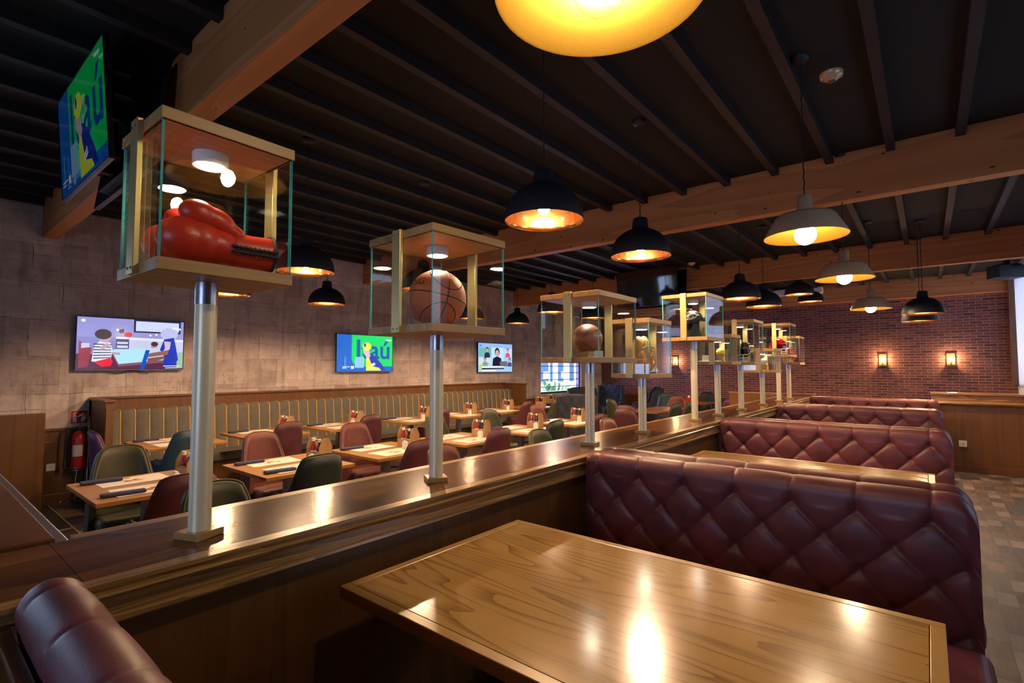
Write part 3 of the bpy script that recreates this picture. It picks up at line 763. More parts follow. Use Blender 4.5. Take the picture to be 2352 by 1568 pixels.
grey_p = plain('grey_bar', (.5,.47,.42), .4)
helmet('shiny black football helmet with pale face bars in its case', -1.55, 5.785, FZ[6], -1.35, helm_bk, grey_p, mustard, .92)
helmet('red football helmet in the higher of the two far cases', -1.55, 7.55, FZ[8]+.0, -.9, helm_rd, white_pl, None, .9)
helmet('red football helmet in the lowest farthest case', -1.55, 8.18, FZ[9], -2.0, helm_rd, white_pl, None, .86)
bb = thing('baseball', 'white baseball on a small wooden block in a low case', 'baseball', (-1.53,6.70,FZ[7]), 0)
MB().box(-.04,.04,-.04,.04,0,.07).build('wooden_block', oak_band, bb, .003); MB().sph((0,0,.107),.037,24,14).build('ball', white_pl, bb)
m = MB(); m.tube([(.037*math.cos(a)*.9,.0372*math.sin(a)*.9,.107+.016*math.cos(2*a)) for a in [2*PI*i/40 for i in range(40)]],.001,5,0,True); m.build('stitching', red_pl, bb)
tag(MB().box(-.03,.03,-.0008,.0008,0,.06).xf(Matrix.Translation((-1.62,6.58,FZ[7])) @ Matrix.Rotation(.3,4,'Z')).build('caption_card', paper), 'white card standing beside the baseball block', 'card')

# ------------------------------------------------------------------ screens
EMC = {}
def emc(c, s=1.):
    k = (tuple(c), s)
    if k not in EMC:
        m, nt, b = M_('screen_colour'); b.inputs['Base Color'].default_value = (.005,.005,.006,1); b.inputs['Roughness'].default_value = .12
        b.inputs['Emission Color'].default_value = c4(c); b.inputs['Emission Strength'].default_value = s; EMC[k] = m
    return EMC[k]
def ell(cx, cy, rx, ry, n=20, a0=0, a1=2*PI): return [(cx+rx*math.cos(a0+(a1-a0)*i/n), cy+ry*math.sin(a0+(a1-a0)*i/n)) for i in range(n if abs(a1-a0)>6.2 else n+1)]
def clipx(poly, lim):
    out = []
    for i in range(len(poly)):
        p, q = poly[i], poly[(i+1)%len(poly)]
        if p[0] <= lim: out.append(p)
        if (p[0]-lim)*(q[0]-lim) < 0:
            t = (lim-p[0])/(q[0]-p[0]); out.append((lim, p[1]+t*(q[1]-p[1])))
    return out
def picture(shapes, w, h, gain):
    # shapes: (polygon in 0..1 picture space, colour); local plane x across, z up, facing -y
    mb = MB(); mats = []; mi = {}
    for k, (poly, col) in enumerate(shapes):
        if col not in mi: mi[col] = len(mats); mats.append(emc(col, gain))
        y = -.00012*(k+1)
        ps = [(p[0], p[1]) for p in poly]
        if len(ps) < 3: continue
        mb.add([((px-.5)*w, y, (py-.5)*h) for px, py in ps], [tuple(range(len(ps)))], mi[col])
    return mb, mats
def letters(txt, size, x, y, col, sx=1.):
    vs, fs = textmesh(txt, size, 0, .012); out = []
    for f in fs:
        p = clipx([(x+vs[i][0]*sx, y+vs[i][1]) for i in f], 1.)
        if len(p) > 2: out.append((p, col))
    return out
BLUE, DBLUE, GREEN, YEL, SKIN, WHT = (.005,.11,.5), (.01,.03,.36), (.0,.62,.1), (.75,.85,.05), (.62,.42,.5), (.8,.85,1.)
def pic_player():
    s = [([(0,0),(1,0),(1,1),(0,1)], BLUE), ([(.26,.2),(.28,.1),(.33,.03),(1,.03) ,(1,1),(.26,1)], GREEN), ([(.26,.12),(1,.12),(1,0),(.26,0)], BLUE)]
    s[1] = ([(.25,.34),(.27,.24),(.32,.17),(.38,.14),(1,.14),(1,1),(.25,1)], GREEN)
    s += letters('Itaú', .74, .31, .36, (.004,.07,.36), .585)
    s += [([(.3,.1),(.46,.1),(.46,.4),(.3,.4)], (.25,.5,.75)), ([(.12,.1),(.15,.1),(.15,.4),(.12,.4)], (.05,.25,.6))]
    s += [([(.5,.02),(.5,.36),(.55,.5),(.62,.47),(.7,.36),(.8,.18),(.86,.02)], DBLUE),
          ([(.5,.02),(.5,.38),(.545,.46),(.57,.3),(.6,.2),(.62,.14),(.74,.1),(.78,.02)], YEL),
          ([(.59,.2),(.66,.25),(.66,.22),(.6,.17)], WHT), ([(.59,.16),(.67,.21),(.67,.18),(.6,.13)], WHT),
          (ell(.5,.58,.055,.14), SKIN), ([(.47,.5),(.55,.56),(.58,.42),(.51,.36)], SKIN),
          (ell(.51,.69,.08,.115,20), YEL), ([(.43,.7),(.43,.64),(.58,.61),(.6,.66)], YEL), (ell(.475,.73,.02,.055,12), DBLUE)]
    s += [([(.09,.12),(.22,.12),(.22,.135),(.09,.135)], WHT), ([(.09,.085),(.16,.085),(.16,.1),(.09,.1)], WHT), ([(.235,.075),(.285,.075),(.285,.15),(.235,.15)], WHT), ([(.86,.92),(.97,.9),(.97,.875),(.88,.88)], WHT)]
    return s
def pic_kitchen():
    L = (.24,.23,.55); s = [([(0,0),(1,0),(1,1),(0,1)], L), ([(0,.62),(1,.62),(1,1),(0,1)], (.3,.29,.65)),
      ([(0,0),(1,0),(1,.22),(0,.3)], (.1,.02,.06)), ([(.5,.74),(.97,.74),(.97,1),(.5,1)], (.02,.02,.06)), ([(.52,.77),(.95,.77),(.95,.97),(.52,.97)], (.6,.66,.95)),
      ([(.34,.22),(1,.3),(1,.62),(.34,.62)], (.55,.57,.8)), ([(.34,.59),(1,.57),(1,.62),(.34,.64)], (.75,.77,.95)),
      ([(.34,.4),(.46,.4),(.46,.6),(.34,.6)], (.06,.05,.2)), ([(.35,.42),(.45,.42),(.45,.47),(.35,.47)], (.6,.65,.9)), ([(.35,.5),(.45,.5),(.45,.54),(.35,.54)], (.6,.65,.9)),
      ([(.94,.02),(1,.02),(1,.36),(.93,.34)], (.3,.5,.35)),
      ([(.3,.38),(.55,.42),(.9,.36),(.86,.2),(.37,.1)], (.42,.75,.85)), ([(.37,.1),(.86,.2),(.86,.15),(.37,.05),(.29,.36),(.3,.38)], (.22,.08,.12)),
      (ell(.45,.69,.038,.05), (.6,.01,.04)), ([(.36,.78),(.41,.8),(.41,.72),(.37,.71)], (.04,.03,.03)), ([(.02,.02),(.1,.05),(.13,.4),(.02,.55)], (.3,.03,.05)), ([(.04,.4),(.11,.42),(.11,.5),(.04,.5)], (.6,.55,.8)),
      ([(.13,.15),(.15,.45),(.2,.55),(.29,.52),(.31,.4),(.3,.2),(.25,.13)], (.75,.74,.9))]
    for i in range(6): s.append(([(.145,.2+.055*i),(.3,.22+.05*i),(.3,.235+.05*i),(.145,.22+.055*i)], (.02,.02,.08)))
    s += [([(.15,.14),(.29,.22),(.32,.16),(.3,.06),(.22,.05)], (.85,.01,.03)), (ell(.24,.62,.055,.1), (.55,.33,.45)), (ell(.225,.68,.075,.1), (.05,.025,.03)), ([(.2,.42),(.26,.52),(.29,.47),(.22,.37)], (.55,.33,.45)),
      ([(.3,.33),(.38,.33),(.38,.28),(.31,.29)], (.5,.3,.42)), (ell(.7,.47,.03,.05), (.45,.28,.35)), (ell(.705,.515,.036,.05), (.06,.03,.04)), ([(.64,.42),(.74,.44),(.76,.35),(.65,.35)], (.6,.6,.8)),
      (ell(.85,.73,.09,.13), (.5,.5,.8)), ([(.8,.62),(.9,.66),(.92,.5),(.95,.2),(.9,.04),(.8,.04),(.8,.3),(.76,.4)], (.005,.03,.42)), ([(.8,.58),(.87,.57),(.86,.42),(.8,.3),(.78,.33),(.81,.43)], (.6,.48,.65)),
      ([(.65,.32),(.85,.4),(.84,.3),(.64,.24)], (.3,.11,.09)), ([(.64,.22),(.8,.27),(.82,.22),(.64,.12)], (.25,.08,.07)), ([(.62,.39),(.66,.39),(.61,.0),(.57,.0)], (.0,.08,.55)),
      (ell(.05,.93,.02,.03,10), WHT), (ell(.35,.775,.014,.025,10), WHT), (ell(.72,.71,.012,.02,10), WHT), (ell(.66,.69,.012,.02,10), WHT),
      ([(.88,.88),(.97,.86),(.97,.82),(.88,.84)], WHT), ([(.8,.07),(.97,.075),(.97,.06),(.8,.055)], WHT), ([(.82,.03),(.95,.035),(.95,.02),(.82,.015)], WHT)]
    return s
def pic_call():
    s = [([(0,0),(1,0),(1,1),(0,1)], (.3,.5,.72)), ([(0,.86),(1,.84),(1,1),(0,1)], (.25,.42,.75)), ([(.02,.53),(.36,.54),(.36,.85),(.02,.85)], (.12,.4,.4)), ([(.38,.2),(.74,.2),(.74,.86),(.38,.86)], (.45,.62,.8)), ([(.77,.54),(.98,.55),(.98,.83),(.77,.83)], (.6,.55,.7)),
         ([(.02,.25),(.36,.25),(.36,.5),(.02,.5)], (.5,.6,.65)), ([(.77,.16),(.98,.16),(.98,.5),(.77,.5)], (.35,.5,.75))]
    def bust(x, y, k, hair, skin, top): return [([(x-.08*k,y-.2*k),(x-.07*k,y-.05*k),(x,y),(x+.07*k,y-.05*k),(x+.08*k,y-.2*k)], top), (ell(x,y+.08*k,.042*k,.09*k,14), hair), (ell(x,y+.055*k,.032*k,.07*k,14), skin)]
    s += bust(.54,.56,1.75,(.02,.015,.02),(.5,.33,.35),(.008,.008,.03)); s += bust(.25,.7,1,(.04,.02,.03),(.5,.36,.36),(.03,.02,.05)); s += bust(.86,.7,.9,(.12,.04,.03),(.6,.38,.35),(.6,.08,.15)); s += bust(.19,.38,.9,(.02,.02,.03),(.45,.32,.34),(.2,.3,.35)); s += bust(.92,.36,.85,(.02,.02,.03),(.5,.35,.36),(.05,.06,.2))
    s += [([(.62,.2),(.85,.2),(.85,.38),(.62,.38)], (.12,.12,.14)), ([(.05,.06),(.1,.06),(.1,.26),(.05,.26)], (.4,.6,.02)), ([(.1,.15),(.75,.17),(.75,.2),(.1,.2)], WHT), ([(.1,.09),(.75,.1),(.75,.14),(.1,.14)], (.02,.02,.04)), ([(.1,.03),(.5,.035),(.5,.07),(.1,.07)], WHT), ([(.03,.9),(.1,.9),(.1,.93),(.03,.93)], (.05,.1,.2)), ([(.14,.27),(.3,.28),(.3,.31),(.14,.3)], (.1,.3,.05))]
    return s
bezel = plain('tv_black_bezel', (.01,.01,.012), .25); bezel_s = plain('tv_silver_strip', (.3,.28,.26), .3, .8)
off_screen = plain('dark_glossy_screen', (.006,.007,.01), .05, coat=1, spec=1)
def tv(label, w, h, loc, rz, tilt, shapes, gain=1.3, grp='television screens', mount='wall'):
    t = thing('television', label, 'television', loc, rz, grp); t.rotation_euler = (tilt,0,rz)
    MB().box(-w/2,w/2,-.012,.012,-h/2,h/2).box(-w*.32,w*.32,.012,.045,-h*.4,h*.2).build('body', bezel, t, .003)
    fr = MB(); g = .012
    fr.box(-w/2,w/2,-.0165,-.0121,h/2-g*.7,h/2).box(-w/2,w/2,-.0165,-.0121,-h/2,-h/2+g).box(-w/2,-w/2+g*.7,-.0165,-.0121,-h/2+g,h/2-g*.7).box(w/2-g*.7,w/2,-.0165,-.0121,-h/2+g,h/2-g*.7)
    fr.build('bezel', bezel, t); MB().box(-w/2,w/2,-.0185,-.0166,-h/2,-h/2+.006).build('silver_strip', bezel_s, t)
    if shapes:
        p, ms = picture(shapes, w-.018, h-.022, gain); p.v = [(a,b-.0122+.0,c) for a,b,c in p.v]; p.build('screen', ms, t, fix=False)
    else: MB().box(-w/2+.008,w/2-.008,-.0135,-.0122,-h/2+.012,h/2-.008).build('screen', off_screen, t)
    if mount == 'wall': MB().box(-.2,.2,.045,.055,-.15,.1).build('wall_mount', black, t)
    return t
tx = XW+.058
# on the left wall, facing +X (local -y -> +x)
tv('wall television showing children at a kitchen table, leftmost on the wallpaper', 1.13, .65, (tx,1.94,1.865), PI/2, 0, pic_kitchen(), .68)
tv('wall television showing a yellow capped player before green lettering', 1.18, .665, (tx,5.385,1.82), PI/2, 0, pic_player(), .8)
tv('wall television showing a grid of callers, rightmost on the wallpaper', 1.22, .68, (tx,8.925,1.79), PI/2, 0, pic_call(), .8)
tag(MB().tube([(XW+.03,1.7+.07*i,1.515-.02*math.sin(i*1.3)) for i in range(7)],.005,6).build('tv_cable', black), 'black cable sagging under the leftmost wall television', 'cable')
# hung from the ceiling
def hung(label, x, y, z, tilt, rz, shapes, gain):
    t = tv(label, 1.215, .70, (x,y,z), rz, tilt, shapes, gain, mount='none'); t.name = 'hanging_television'; return t
def bracket(label, x, y, zt):
    t = thing('ceiling_bracket', label, 'bracket', (x,y,HC), 0, 'ceiling brackets')
    MB().cyl((0,0,0),(0,0,zt-HC),.03,.03,20).build('pole', black, t); MB().box(-.1,.1,-.1,.1,-.012,0).build('ceiling_plate', black, t)
    MB().box(-.25,.25,-.035,.035,zt-HC-.3,zt-HC-.2).box(-.03,.03,-.05,.05,zt-HC-.35,zt-HC).build('crossbar', black, t)
hung('top left hung television showing the yellow capped player, tilted down', -4.09, .716, CZ+1.51, .075, 0, pic_player(), .1)
hung('dark television back to back with the lit one at top left', -4.09, .955, CZ+1.50, .12, PI, None, 0)
bracket('black bracket holding the two back to back screens at top left', -4.09, .835, CZ+1.6)
hung('dark hung television reflecting daylight below the second beam', -4.11, 9.09, CZ+1.5, .12, 0, None, 0)
hung('dark television back to back with the reflecting hung one', -4.05, 9.36, CZ+1.49, .12, PI, None, 0)
bracket('black bracket holding the two dark screens near the third beam', -4.09, 9.22, CZ+1.6)

# ------------------------------------------------------------------ small fittings
def smoke(label, x, y):
    t = thing('smoke_detector', label, 'smoke detector', (x,y,3.425), 0, 'ceiling detectors')
    MB().lathe([(.001,-.05),(.03,-.048),(.045,-.03),(.062,-.025),(.065,0)], n=28).build('housing', champ, t); MB().cyl((0,0,-.056),(0,0,-.048),.018,.02,16).build('sensor', brass_dk, t)
smoke('brownish round detector on the ceiling at upper right', -.41, 3.68); smoke('round detector on the ceiling above the dark hung screen', -3.19, 8.95)
def sconce(label, x):
    t = thing('wall_sconce', label, 'wall lamp', (x,YF,CZ+.155), 0, 'brick wall lamps')
    MB().box(-.07,.07,-.02,-.001,-.14,.135).build('back_plate', brass_dk, t, .004)
    MB().cyl((0,-.055,-.115),(0,-.055,-.05),.016,.016,16).box(-.075,.075,-.11,-.02,-.14,-.115).build('lamp_holder', brass_dk, t)
    MB().sph((0,-.055,0),.03,18,12).build('bulb', sconce_e, t)
    g = MB(); vs = []
    for zz, rr in ((-.115,.066),(-.06,.076),(.06,.08),(.125,.072)):
        for i in range(17):
            a = PI+PI*i/16; vs.append((rr*math.cos(a), -.02+rr*1.15*math.sin(a), zz))
    g.add(vs, [(j*17+i,j*17+i+1,(j+1)*17+i+1,(j+1)*17+i) for j in range(3) for i in range(16)], 0, True); g.build('glass_shade', glass, t)
sconce('glowing glass wall lamp on the brick wall, left of the right hand pair', -.765); sconce('glowing glass wall lamp on the brick wall, rightmost', .386); sconce('glowing glass wall lamp on the brick wall behind the baseball glove case', -5.49)
ac = thing('air_conditioner', 'white louvred air conditioner mounted on the farthest beam', 'air conditioner', (-2.55,13.858,CZ+1.80), 0)
MB().box(-.71,.71,-.2,0,-.075,.075).build('body', white_pl, ac, .02)
m = MB()
for i in range(4): m.box(-.66,.66,-.212,-.2005,-.05+.028*i,-.038+.028*i)
m.build('vent_louvre', white_pl, ac)
sp = thing('loudspeaker', 'black loudspeaker mounted high in the far right corner', 'loudspeaker', (1.14,12.4,3.25), .5)
MB().box(-.22,.18,-.16,.16,-.12,.12).build('cabinet', black, sp, .02); MB().cyl((-.221,0,0),(-.226,0,0),.09,.09,24).build('cone', matte, sp); MB().box(-.03,.03,-.03,.03,.12,.25).build('bracket', black, sp)
def socket(label, loc, rz):
    t = thing('wall_socket', label, 'socket', loc, rz, None)
    MB().box(-.04,.04,-.012,0,-.04,.04).build('plate', white_pl, t, .003); MB().cyl((0,-.0125,0),(0,-.0135,0),.02,.02,20).build('socket_face', paper, t)
    MB().cyl((-.009,-.0136,0),(-.009,-.0146,0),.0025,n=8).cyl((.009,-.0136,0),(.009,-.0146,0),.0025,n=8).build('pin_holes', black, t)
socket('white wall socket on the wainscot left of the fire extinguisher', (XW+.025,1.21,.43), PI/2)
socket('white wall socket on the partition at the end of the aisle', (.33,8.93,.575), 0)
def extinguisher(label, x, y, z):
    t = thing('fire_extinguisher', label, 'fire extinguisher', (x,y,z), 0, 'fire extinguishers')
    MB().lathe([(.001,0),(.06,0),(.065,.015),(.065,.36),(.055,.4),(.03,.43),(.022,.435)], n=32).build('cylinder', red_pl, t)
    MB().cyl((0,0,.43),(0,0,.47),.022,.018,20).box(-.012,.09,-.012,.012,.475,.49).box(-.012,.1,-.01,.01,.51,.522).build('valve', black, t)
    m = MB(); m.lathe([(.0655,.15),(.0655,.28)], n=20, a0=-1.2, a1=.4); m.build('paper_label', paper, t)
    MB().tube([(0,-.02,.46),(0,-.11,.47),(0,-.12,.3),(0,-.118,.1)],.011,8).cyl((0,-.118,.12),(0,-.118,.02),.014,.022,16).build('hose', black, t)
    return t
st = thing('extinguisher_stand', 'bent chrome stand carrying the fire extinguisher at left', 'stand', (-7.66,1.425,0), 0)
MB().tube([(.0,.085,.05),(0,.085,.8),(0,.085,.99),(0,.03,1.03),(0,-.02,1.0)],.011,10).tube([(-.08,0,.03),(-.08,0,.3),(-.08,.03,.55)],.011,10).build('upright', chrome, st)
MB().tube([(.14,-.2,.011),(.13,-.17,.075),(.02,.0,.09),(0,.06,.08),(.1,.09,.011)],.011,10).tube([(-.08,0,.09),(.02,0,.09)],.011,8).build('foot', chrome, st)
MB().tube([(.075*math.cos(a),.075*math.sin(a),.42) for a in [2*PI*i/24 for i in range(24)]],.007,8,0,True).cyl((0,0,.39),(0,0,.40),.068,.068,24).build('holder_ring', chrome, st)
extinguisher('red fire extinguisher held in a chrome stand at left', -7.66, 1.425, .401)
e2 = extinguisher('red fire extinguisher in the far corner by the brick wall', -7.66, 13.75, .32)
MB().box(-.158,-.066,-.03,.03,.1,.13).box(-.07,-.02,-.03,.03,-.008,-.001).box(-.158,-.065,-.01,.01,-.008,-.001).build('bracket', black, e2)
sg = thing('fire_sign', 'small red sign with a white extinguisher picture above the fire extinguisher', 'sign', (XW+.006,1.452,.985), PI/2)
MB().box(-.085,.085,-.004,.004,-.08,.08).build('sign_plate', paper, sg); MB().box(-.08,.08,-.0055,-.0041,-.075,.075).build('red_field', red_pl, sg)
m = MB(); m.box(-.06,-.025,-.0065,-.0056,-.06,.02).box(-.052,-.033,-.0065,-.0056,.02,.035).prism([(-.055,.035),(-.02,.05),(-.02,.06),(-.05,.05)],-.0065,-.0056,'y'); m.prism([(.015,-.05),(.03,-.06),(.06,-.02),(.05,.03),(.03,.02),(.03,.0),(.02,.01)],-.0065,-.0056,'y').build('pictogram', white_ink, sg)

# ------------------------------------------------------------------ banquette
bq = thing('banquette_bench', 'long banquette in grey channelled fabric with yellow piping along the wallpaper wall', 'banquette', (0,0,0))
BY0, BY1 = 1.62, 9.2
m = MB().box(XW+.001,XW+.11,BY0-.08,BY1,.0,1.19).box(XW+.001,XW+.135,BY0-.08,BY1,1.19,1.215); m.build('back_panel', oak_dark, bq, .004)
MB().box(XW+.001,-7.12,BY0-.08,BY0,0,1.18).box(XW+.001,-7.10,BY0-.095,BY0+.012,1.18,1.205).box(-7.12,-7.112,BY0-.075,BY0-.005,.1,1.12).build('end_panel', oak_dark, bq, .004)
MB().box(XW+.001,-7.15,BY1,BY1+.08,0,1.18).box(XW+.001,-7.13,BY1-.012,BY1+.095,1.18,1.2).build('end_panel', oak_dark, bq, .004)
MB().box(XW+.11,-7.0,BY0,BY1,.38,.49).build('seat', fab_grey, bq, .03)
MB().box(XW+.11,-7.06,BY0,BY1,0,.38).build('base', oak_dark, bq)
pitch = .15; ncol = int(round((BY1-BY0)/pitch)); pitch = (BY1-BY0)/ncol
vs = []; sec = []
path = [(-7.44,.49),(-7.455,.6),(-7.475,.75),(-7.49,.9),(-7.497,1.0),(-7.505,1.035),(-7.53,1.055),(-7.58,1.06),(-7.735,1.05)]
per = 8
for i in range(ncol*per+1):
    y = BY0+pitch*i/per; h = .022*abs(math.sin(PI*i/per))**.5
    for j, (px_, pz) in enumerate(path):
        k = 1 if j < 5 else .6
        vs.append((px_+h*k-.012, y, pz+(h*.5 if j >= 5 else 0)))
K = len(path)
m = MB(); m.add(vs, [(i*K+j,(i+1)*K+j,(i+1)*K+j+1,i*K+j+1) for i in range(ncol*per) for j in range(K-1)], 0, True)
br = m.build('backrest', fab_grey, bq)
m = MB()
for i in range(1, ncol):
    y = BY0+pitch*i; m.tube([(p[0]+.0-.006, y, p[1]+(.004 if j > 4 else 0)) for j, p in enumerate(path)],.0072,6)
m.build('piping', piping_y, br)

# ------------------------------------------------------------------ dining chairs
def tub_chair(mat, label, x, y, rz, grp):
    # faces local +x
    t = thing('tub_chair', label, 'chair', (x,y,0), rz, grp)
    m = MB(); n = 40; nz = 9; outer = []; inner = []; rim = []
    def hgt(a):
        a = abs(a); e = min(1,max(0,(a-.62)/.55)); e = e*e*(3-2*e); return .93*(1-e)+.635*e-.02*min(1,a/.62)**3*(1-e)
    for i in range(n+1):
        a = -1.95+3.9*i/n; H = hgt(a)
        def P(off, zz):
            k = (zz-.3)/.63; rec = -.05*max(0,k)*math.cos(a/2)**2
            sx = .235; sy = .245
            ca, sa = math.cos(a), math.sin(a)
            # superellipse plan
            q = (abs(ca)**2.6+abs(sa)**2.6)**(-1/2.6)
            return (-(sx-off)*ca*q+rec+.0, (sy-off)*sa*q*(1-.08*max(0,k)), zz)
        outer.append([P(0, .29+(H-.29)*j/nz) for j in range(nz+1)])
        inner.append([P(.048, .40+(H-.40)*j/nz) for j in range(nz+1)])
        rim.append(P(.024, H+.008))
    K = nz+1
    vs = [p for c in outer for p in c]; b = len(vs); vs += [p for c in inner for p in c]; r0 = len(vs); vs += rim
    fs = []
    for i in range(n):
        for j in range(nz):
            fs.append((i*K+j,(i+1)*K+j,(i+1)*K+j+1,i*K+j+1)); fs.append((b+i*K+j+1,b+(i+1)*K+j+1,b+(i+1)*K+j,b+i*K+j))
        fs.append((i*K+nz,(i+1)*K+nz,r0+i+1,r0+i)); fs.append((r0+i,r0+i+1,b+(i+1)*K+nz,b+i*K+nz)); fs.append((b+i*K,b+(i+1)*K,(i+1)*K,i*K))
    m.add(vs, fs, 0, True)
    for i in (0,n):
        e = [i*K+j for j in range(K)]+[r0+i]+[b+i*K+j for j in range(K-1,-1,-1)]; m.add(vs, [tuple(e)], 0, False)
    m.build('backrest', mat, t)
    MB().box(-.19,.24,-.19,.19,.30,.36).build('seat_base', mat, t, .02)
    MB().box(-.185,.255,-.195,.195,.36,.47).build('seat', mat, t, .04)
    pm = MB(); pm.tube([(p[0],p[1],p[2]+.003) for p in rim],.006,6); pm.build('piping', mat, t)
    for sx, sy in ((.19,.16),(.19,-.16),(-.15,.15),(-.15,-.15)):
        MB().cyl((sx,sy,.30),(sx*1.13,sy*1.13,0),.019,.012,12).build('leg', black, t)
    return t
CH0 = None; CMATS = {'burgundy':lea_red,'russet':lea_rose,'olive green':lea_green,'bottle green':lea_dkgreen,'teal':lea_teal,'plum':lea_purple}
def chair(x, y, deg, col, where, grp):
    global CH0
    lab = '%s leather tub chair %s' % (col, where)
    if CH0 is None: CH0 = tub_chair(lea_red, lab, x, y, math.radians(deg), grp); r = CH0
    else: r = dup(CH0, (x,y,0), math.radians(deg), lab, grp)
    if CMATS[col] != lea_red: CHL.append((r, CMATS[col]))
CHL = []
ON = ['first','second','third','fourth','fifth','sixth','seventh']
TN = ['first','second','third','fourth','fifth','sixth']
G1 = 'tub chairs with backs to the counter'
for i, (y, c) in enumerate(((1.17,'burgundy'),(2.05,'bottle green'),(3.0,'burgundy'),(4.08,'burgundy'),(5.1,'bottle green'),(6.1,'burgundy'))):
    chair(-3.71, y, 180+random.uniform(-4,4), c, 'with back to us, %s middle row table' % TN[i], G1)
for i, (y, c) in enumerate(((1.2,'olive green'),(2.33,'russet'),(3.36,'russet'),(4.6,'olive green'),(5.67,'olive green'),(6.86,'russet'))):
    chair(-4.86, y, random.uniform(-5,5), c, 'facing us across the %s middle row table' % TN[i], 'tub chairs facing the counter')
for i, (y, c) in enumerate(((1.17,'olive green'),(2.89,'russet'),(4.2,'olive green'),(5.63,'russet'))):
    chair(-2.86, y, random.uniform(-4,4), c, 'peeping above the divider counter, %s from the left' % ON[i], 'tub chairs close to the counter')
for i, (y, c) in enumerate(((1.95,'teal'),(2.97,'burgundy'),(4.12,'burgundy'),(5.4,'burgundy'),(7.55,'burgundy'),(8.58,'olive green'))):
    chair(-6.03, y, 180+random.uniform(-4,4), c, 'with back to us at the %s banquette table from left' % ON[(0,1,2,3,5,6)[i]], 'tub chairs at the banquette tables')
chair(-6.5, 1.56, 86, 'plum', 'beside the left end of the banquette', 'tub chairs at the banquette tables')
FAR = [(-3.6,7.33,92,'burgundy','beyond the sixth middle table, nearer of a close pair'),(-3.93,8.0,95,'burgundy','beyond the sixth middle table, farther of a close pair'),
 (-4.78,9.3,60,'olive green','at the left end of the reddish far table'),(-4.8,11.7,-60,'teal','behind the reddish far table at left'),(-4.2,10.62,-82,'russet','facing us behind the reddish far table'),
 (-3.68,8.86,172,'bottle green','at the near right corner of the reddish far table'),(-3.66,9.5,176,'bottle green','at the far right side of the reddish far table'),(-3.55,11.75,180,'teal','right of the red caddy by the brick wall'),
 (-3.15,10.9,120,'plum','near the brick wall close to the counter end'),(-2.75,8.6,175,'olive green','low behind the far end of the counter'),(-4.3,12.75,-90,'bottle green','behind the table with the red caddy')]
for x,y,d,c,w in FAR: chair(x, y, d, c, w, 'tub chairs at the far tables')
bpy.context.view_layer.update()
for r, mt in CHL: remat(r, lea_red, mt)

# wing chairs
def wing(label, x, y, rz):
    t = thing('wing_chair', label, 'armchair', (x,y,0), rz, 'dark tufted wing chairs')
    m = MB(); nx, nzz = 30, 26; vs = []
    for i in range(nx+1):
        u = -.34+.68*i/nx
        for j in range(nzz+1):
            v = j/nzz; z = .3+.78*v-.05*(abs(u)/.34)**3*v
            a_, b_ = u/.17, v*5.2; P, Q = a_+b_/2, a_-b_/2
            d = .02*(abs(math.sin(PI*P))*abs(math.sin(PI*Q)))**.4*(1 if abs(u) < .3 else .3)
            vs.append((-.28-.1*v+d+.0, u, z))
    K = nzz+1; m.add(vs, [(i*K+j,(i+1)*K+j,(i+1)*K+j+1,i*K+j+1) for i in range(nx) for j in range(nzz)], 0, True)
    m.build('backrest', fab_navy, t, mods=[('SOLIDIFY',dict(thickness=.08,offset=-1))])
    for s in (-1,1):
        w = MB(); w.prism([(-.42,1.04),(-.3,1.05),(-.16,.9),(-.1,.66),(.26,.62),(.3,.56),(.3,.18),(-.34,.18)], s*.29, s*.37, 'y'); w.build('side_wing', fab_navy, t, .03)
    MB().box(-.3,.3,-.285,.285,.16,.32).build('seat_base', fab_navy, t, .02); MB().box(-.27,.32,-.285,.285,.32,.46).build('seat', fab_navy, t, .04)
    for sx, sy in ((.25,.3),(.25,-.3),(-.28,.3),(-.28,-.3)): MB().cyl((sx,sy,.18),(sx*1.05,sy*1.03,0),.022,.014,12).build('leg', black, t)
    return t
w0 = wing('dark tufted wing chair under the window, its slanted back towards us', -5.2, 8.45, 1.9)
dup(w0, (-6.45,10.75,0), -.7, 'dark tufted wing chair under the window with its buttoned inside visible'); dup(w0, (-7.02,12.95,0), -1.2, 'dark tufted wing chair facing us against the brick wall'); dup(w0, (-5.85,12.75,0), -2.6, 'dark tufted wing chair turned sideways before the brick wall')

# ------------------------------------------------------------------ dining tables and what stands on them
def dine_proto(label, x, y, w, d, mat, grp):
    t = thing('dining_table', label, 'table', (x,y,0), 0, grp)
    MB().box(-w/2,w/2,-d/2,d/2,.722,.75).build('tabletop', mat, t, .003)
    MB().box(-.035,.035,-.035,.035,.012,.722).box(-.2,.2,-.03,.03,.70,.722).box(-.03,.03,-.2,.2,.70,.7221).build('column', steel, t, .003)
    m = MB()
    for k in range(4):
        q = MB().box(0,.3,-.03,.03,0,.03); q.xf(Matrix.Rotation(PI/4+k*PI/2,4,'Z')); m.add(q.v, q.f)
    m.build('base', black, t)
    return t
t0 = dine_proto('square oak dining table, first and nearest of the middle row', -4.33, 1.2, .81, .76, oak_dine, 'square oak dining tables')
AT = [(-4.33,1.2),(-4.25,2.19),(-4.25,3.19),(-4.22,4.27),(-4.23,5.37),(-4.25,6.5)]
for i, (x,y) in enumerate(AT[1:]): dup(t0, (x,y,0), 0, 'square oak dining table, %s of the middle row' % TN[i+1])
BT = [(-6.5,2.05),(-6.5,3.03),(-6.45,4.04),(-6.35,5.24),(-6.35,6.3),(-6.4,7.4),(-6.43,8.52)]
BN = ['first','second','third','fourth','fifth','sixth','seventh']
for i, (x,y) in enumerate(BT): dup(t0, (x,y,0), 0, 'square oak dining table, %s from the left along the banquette' % BN[i])
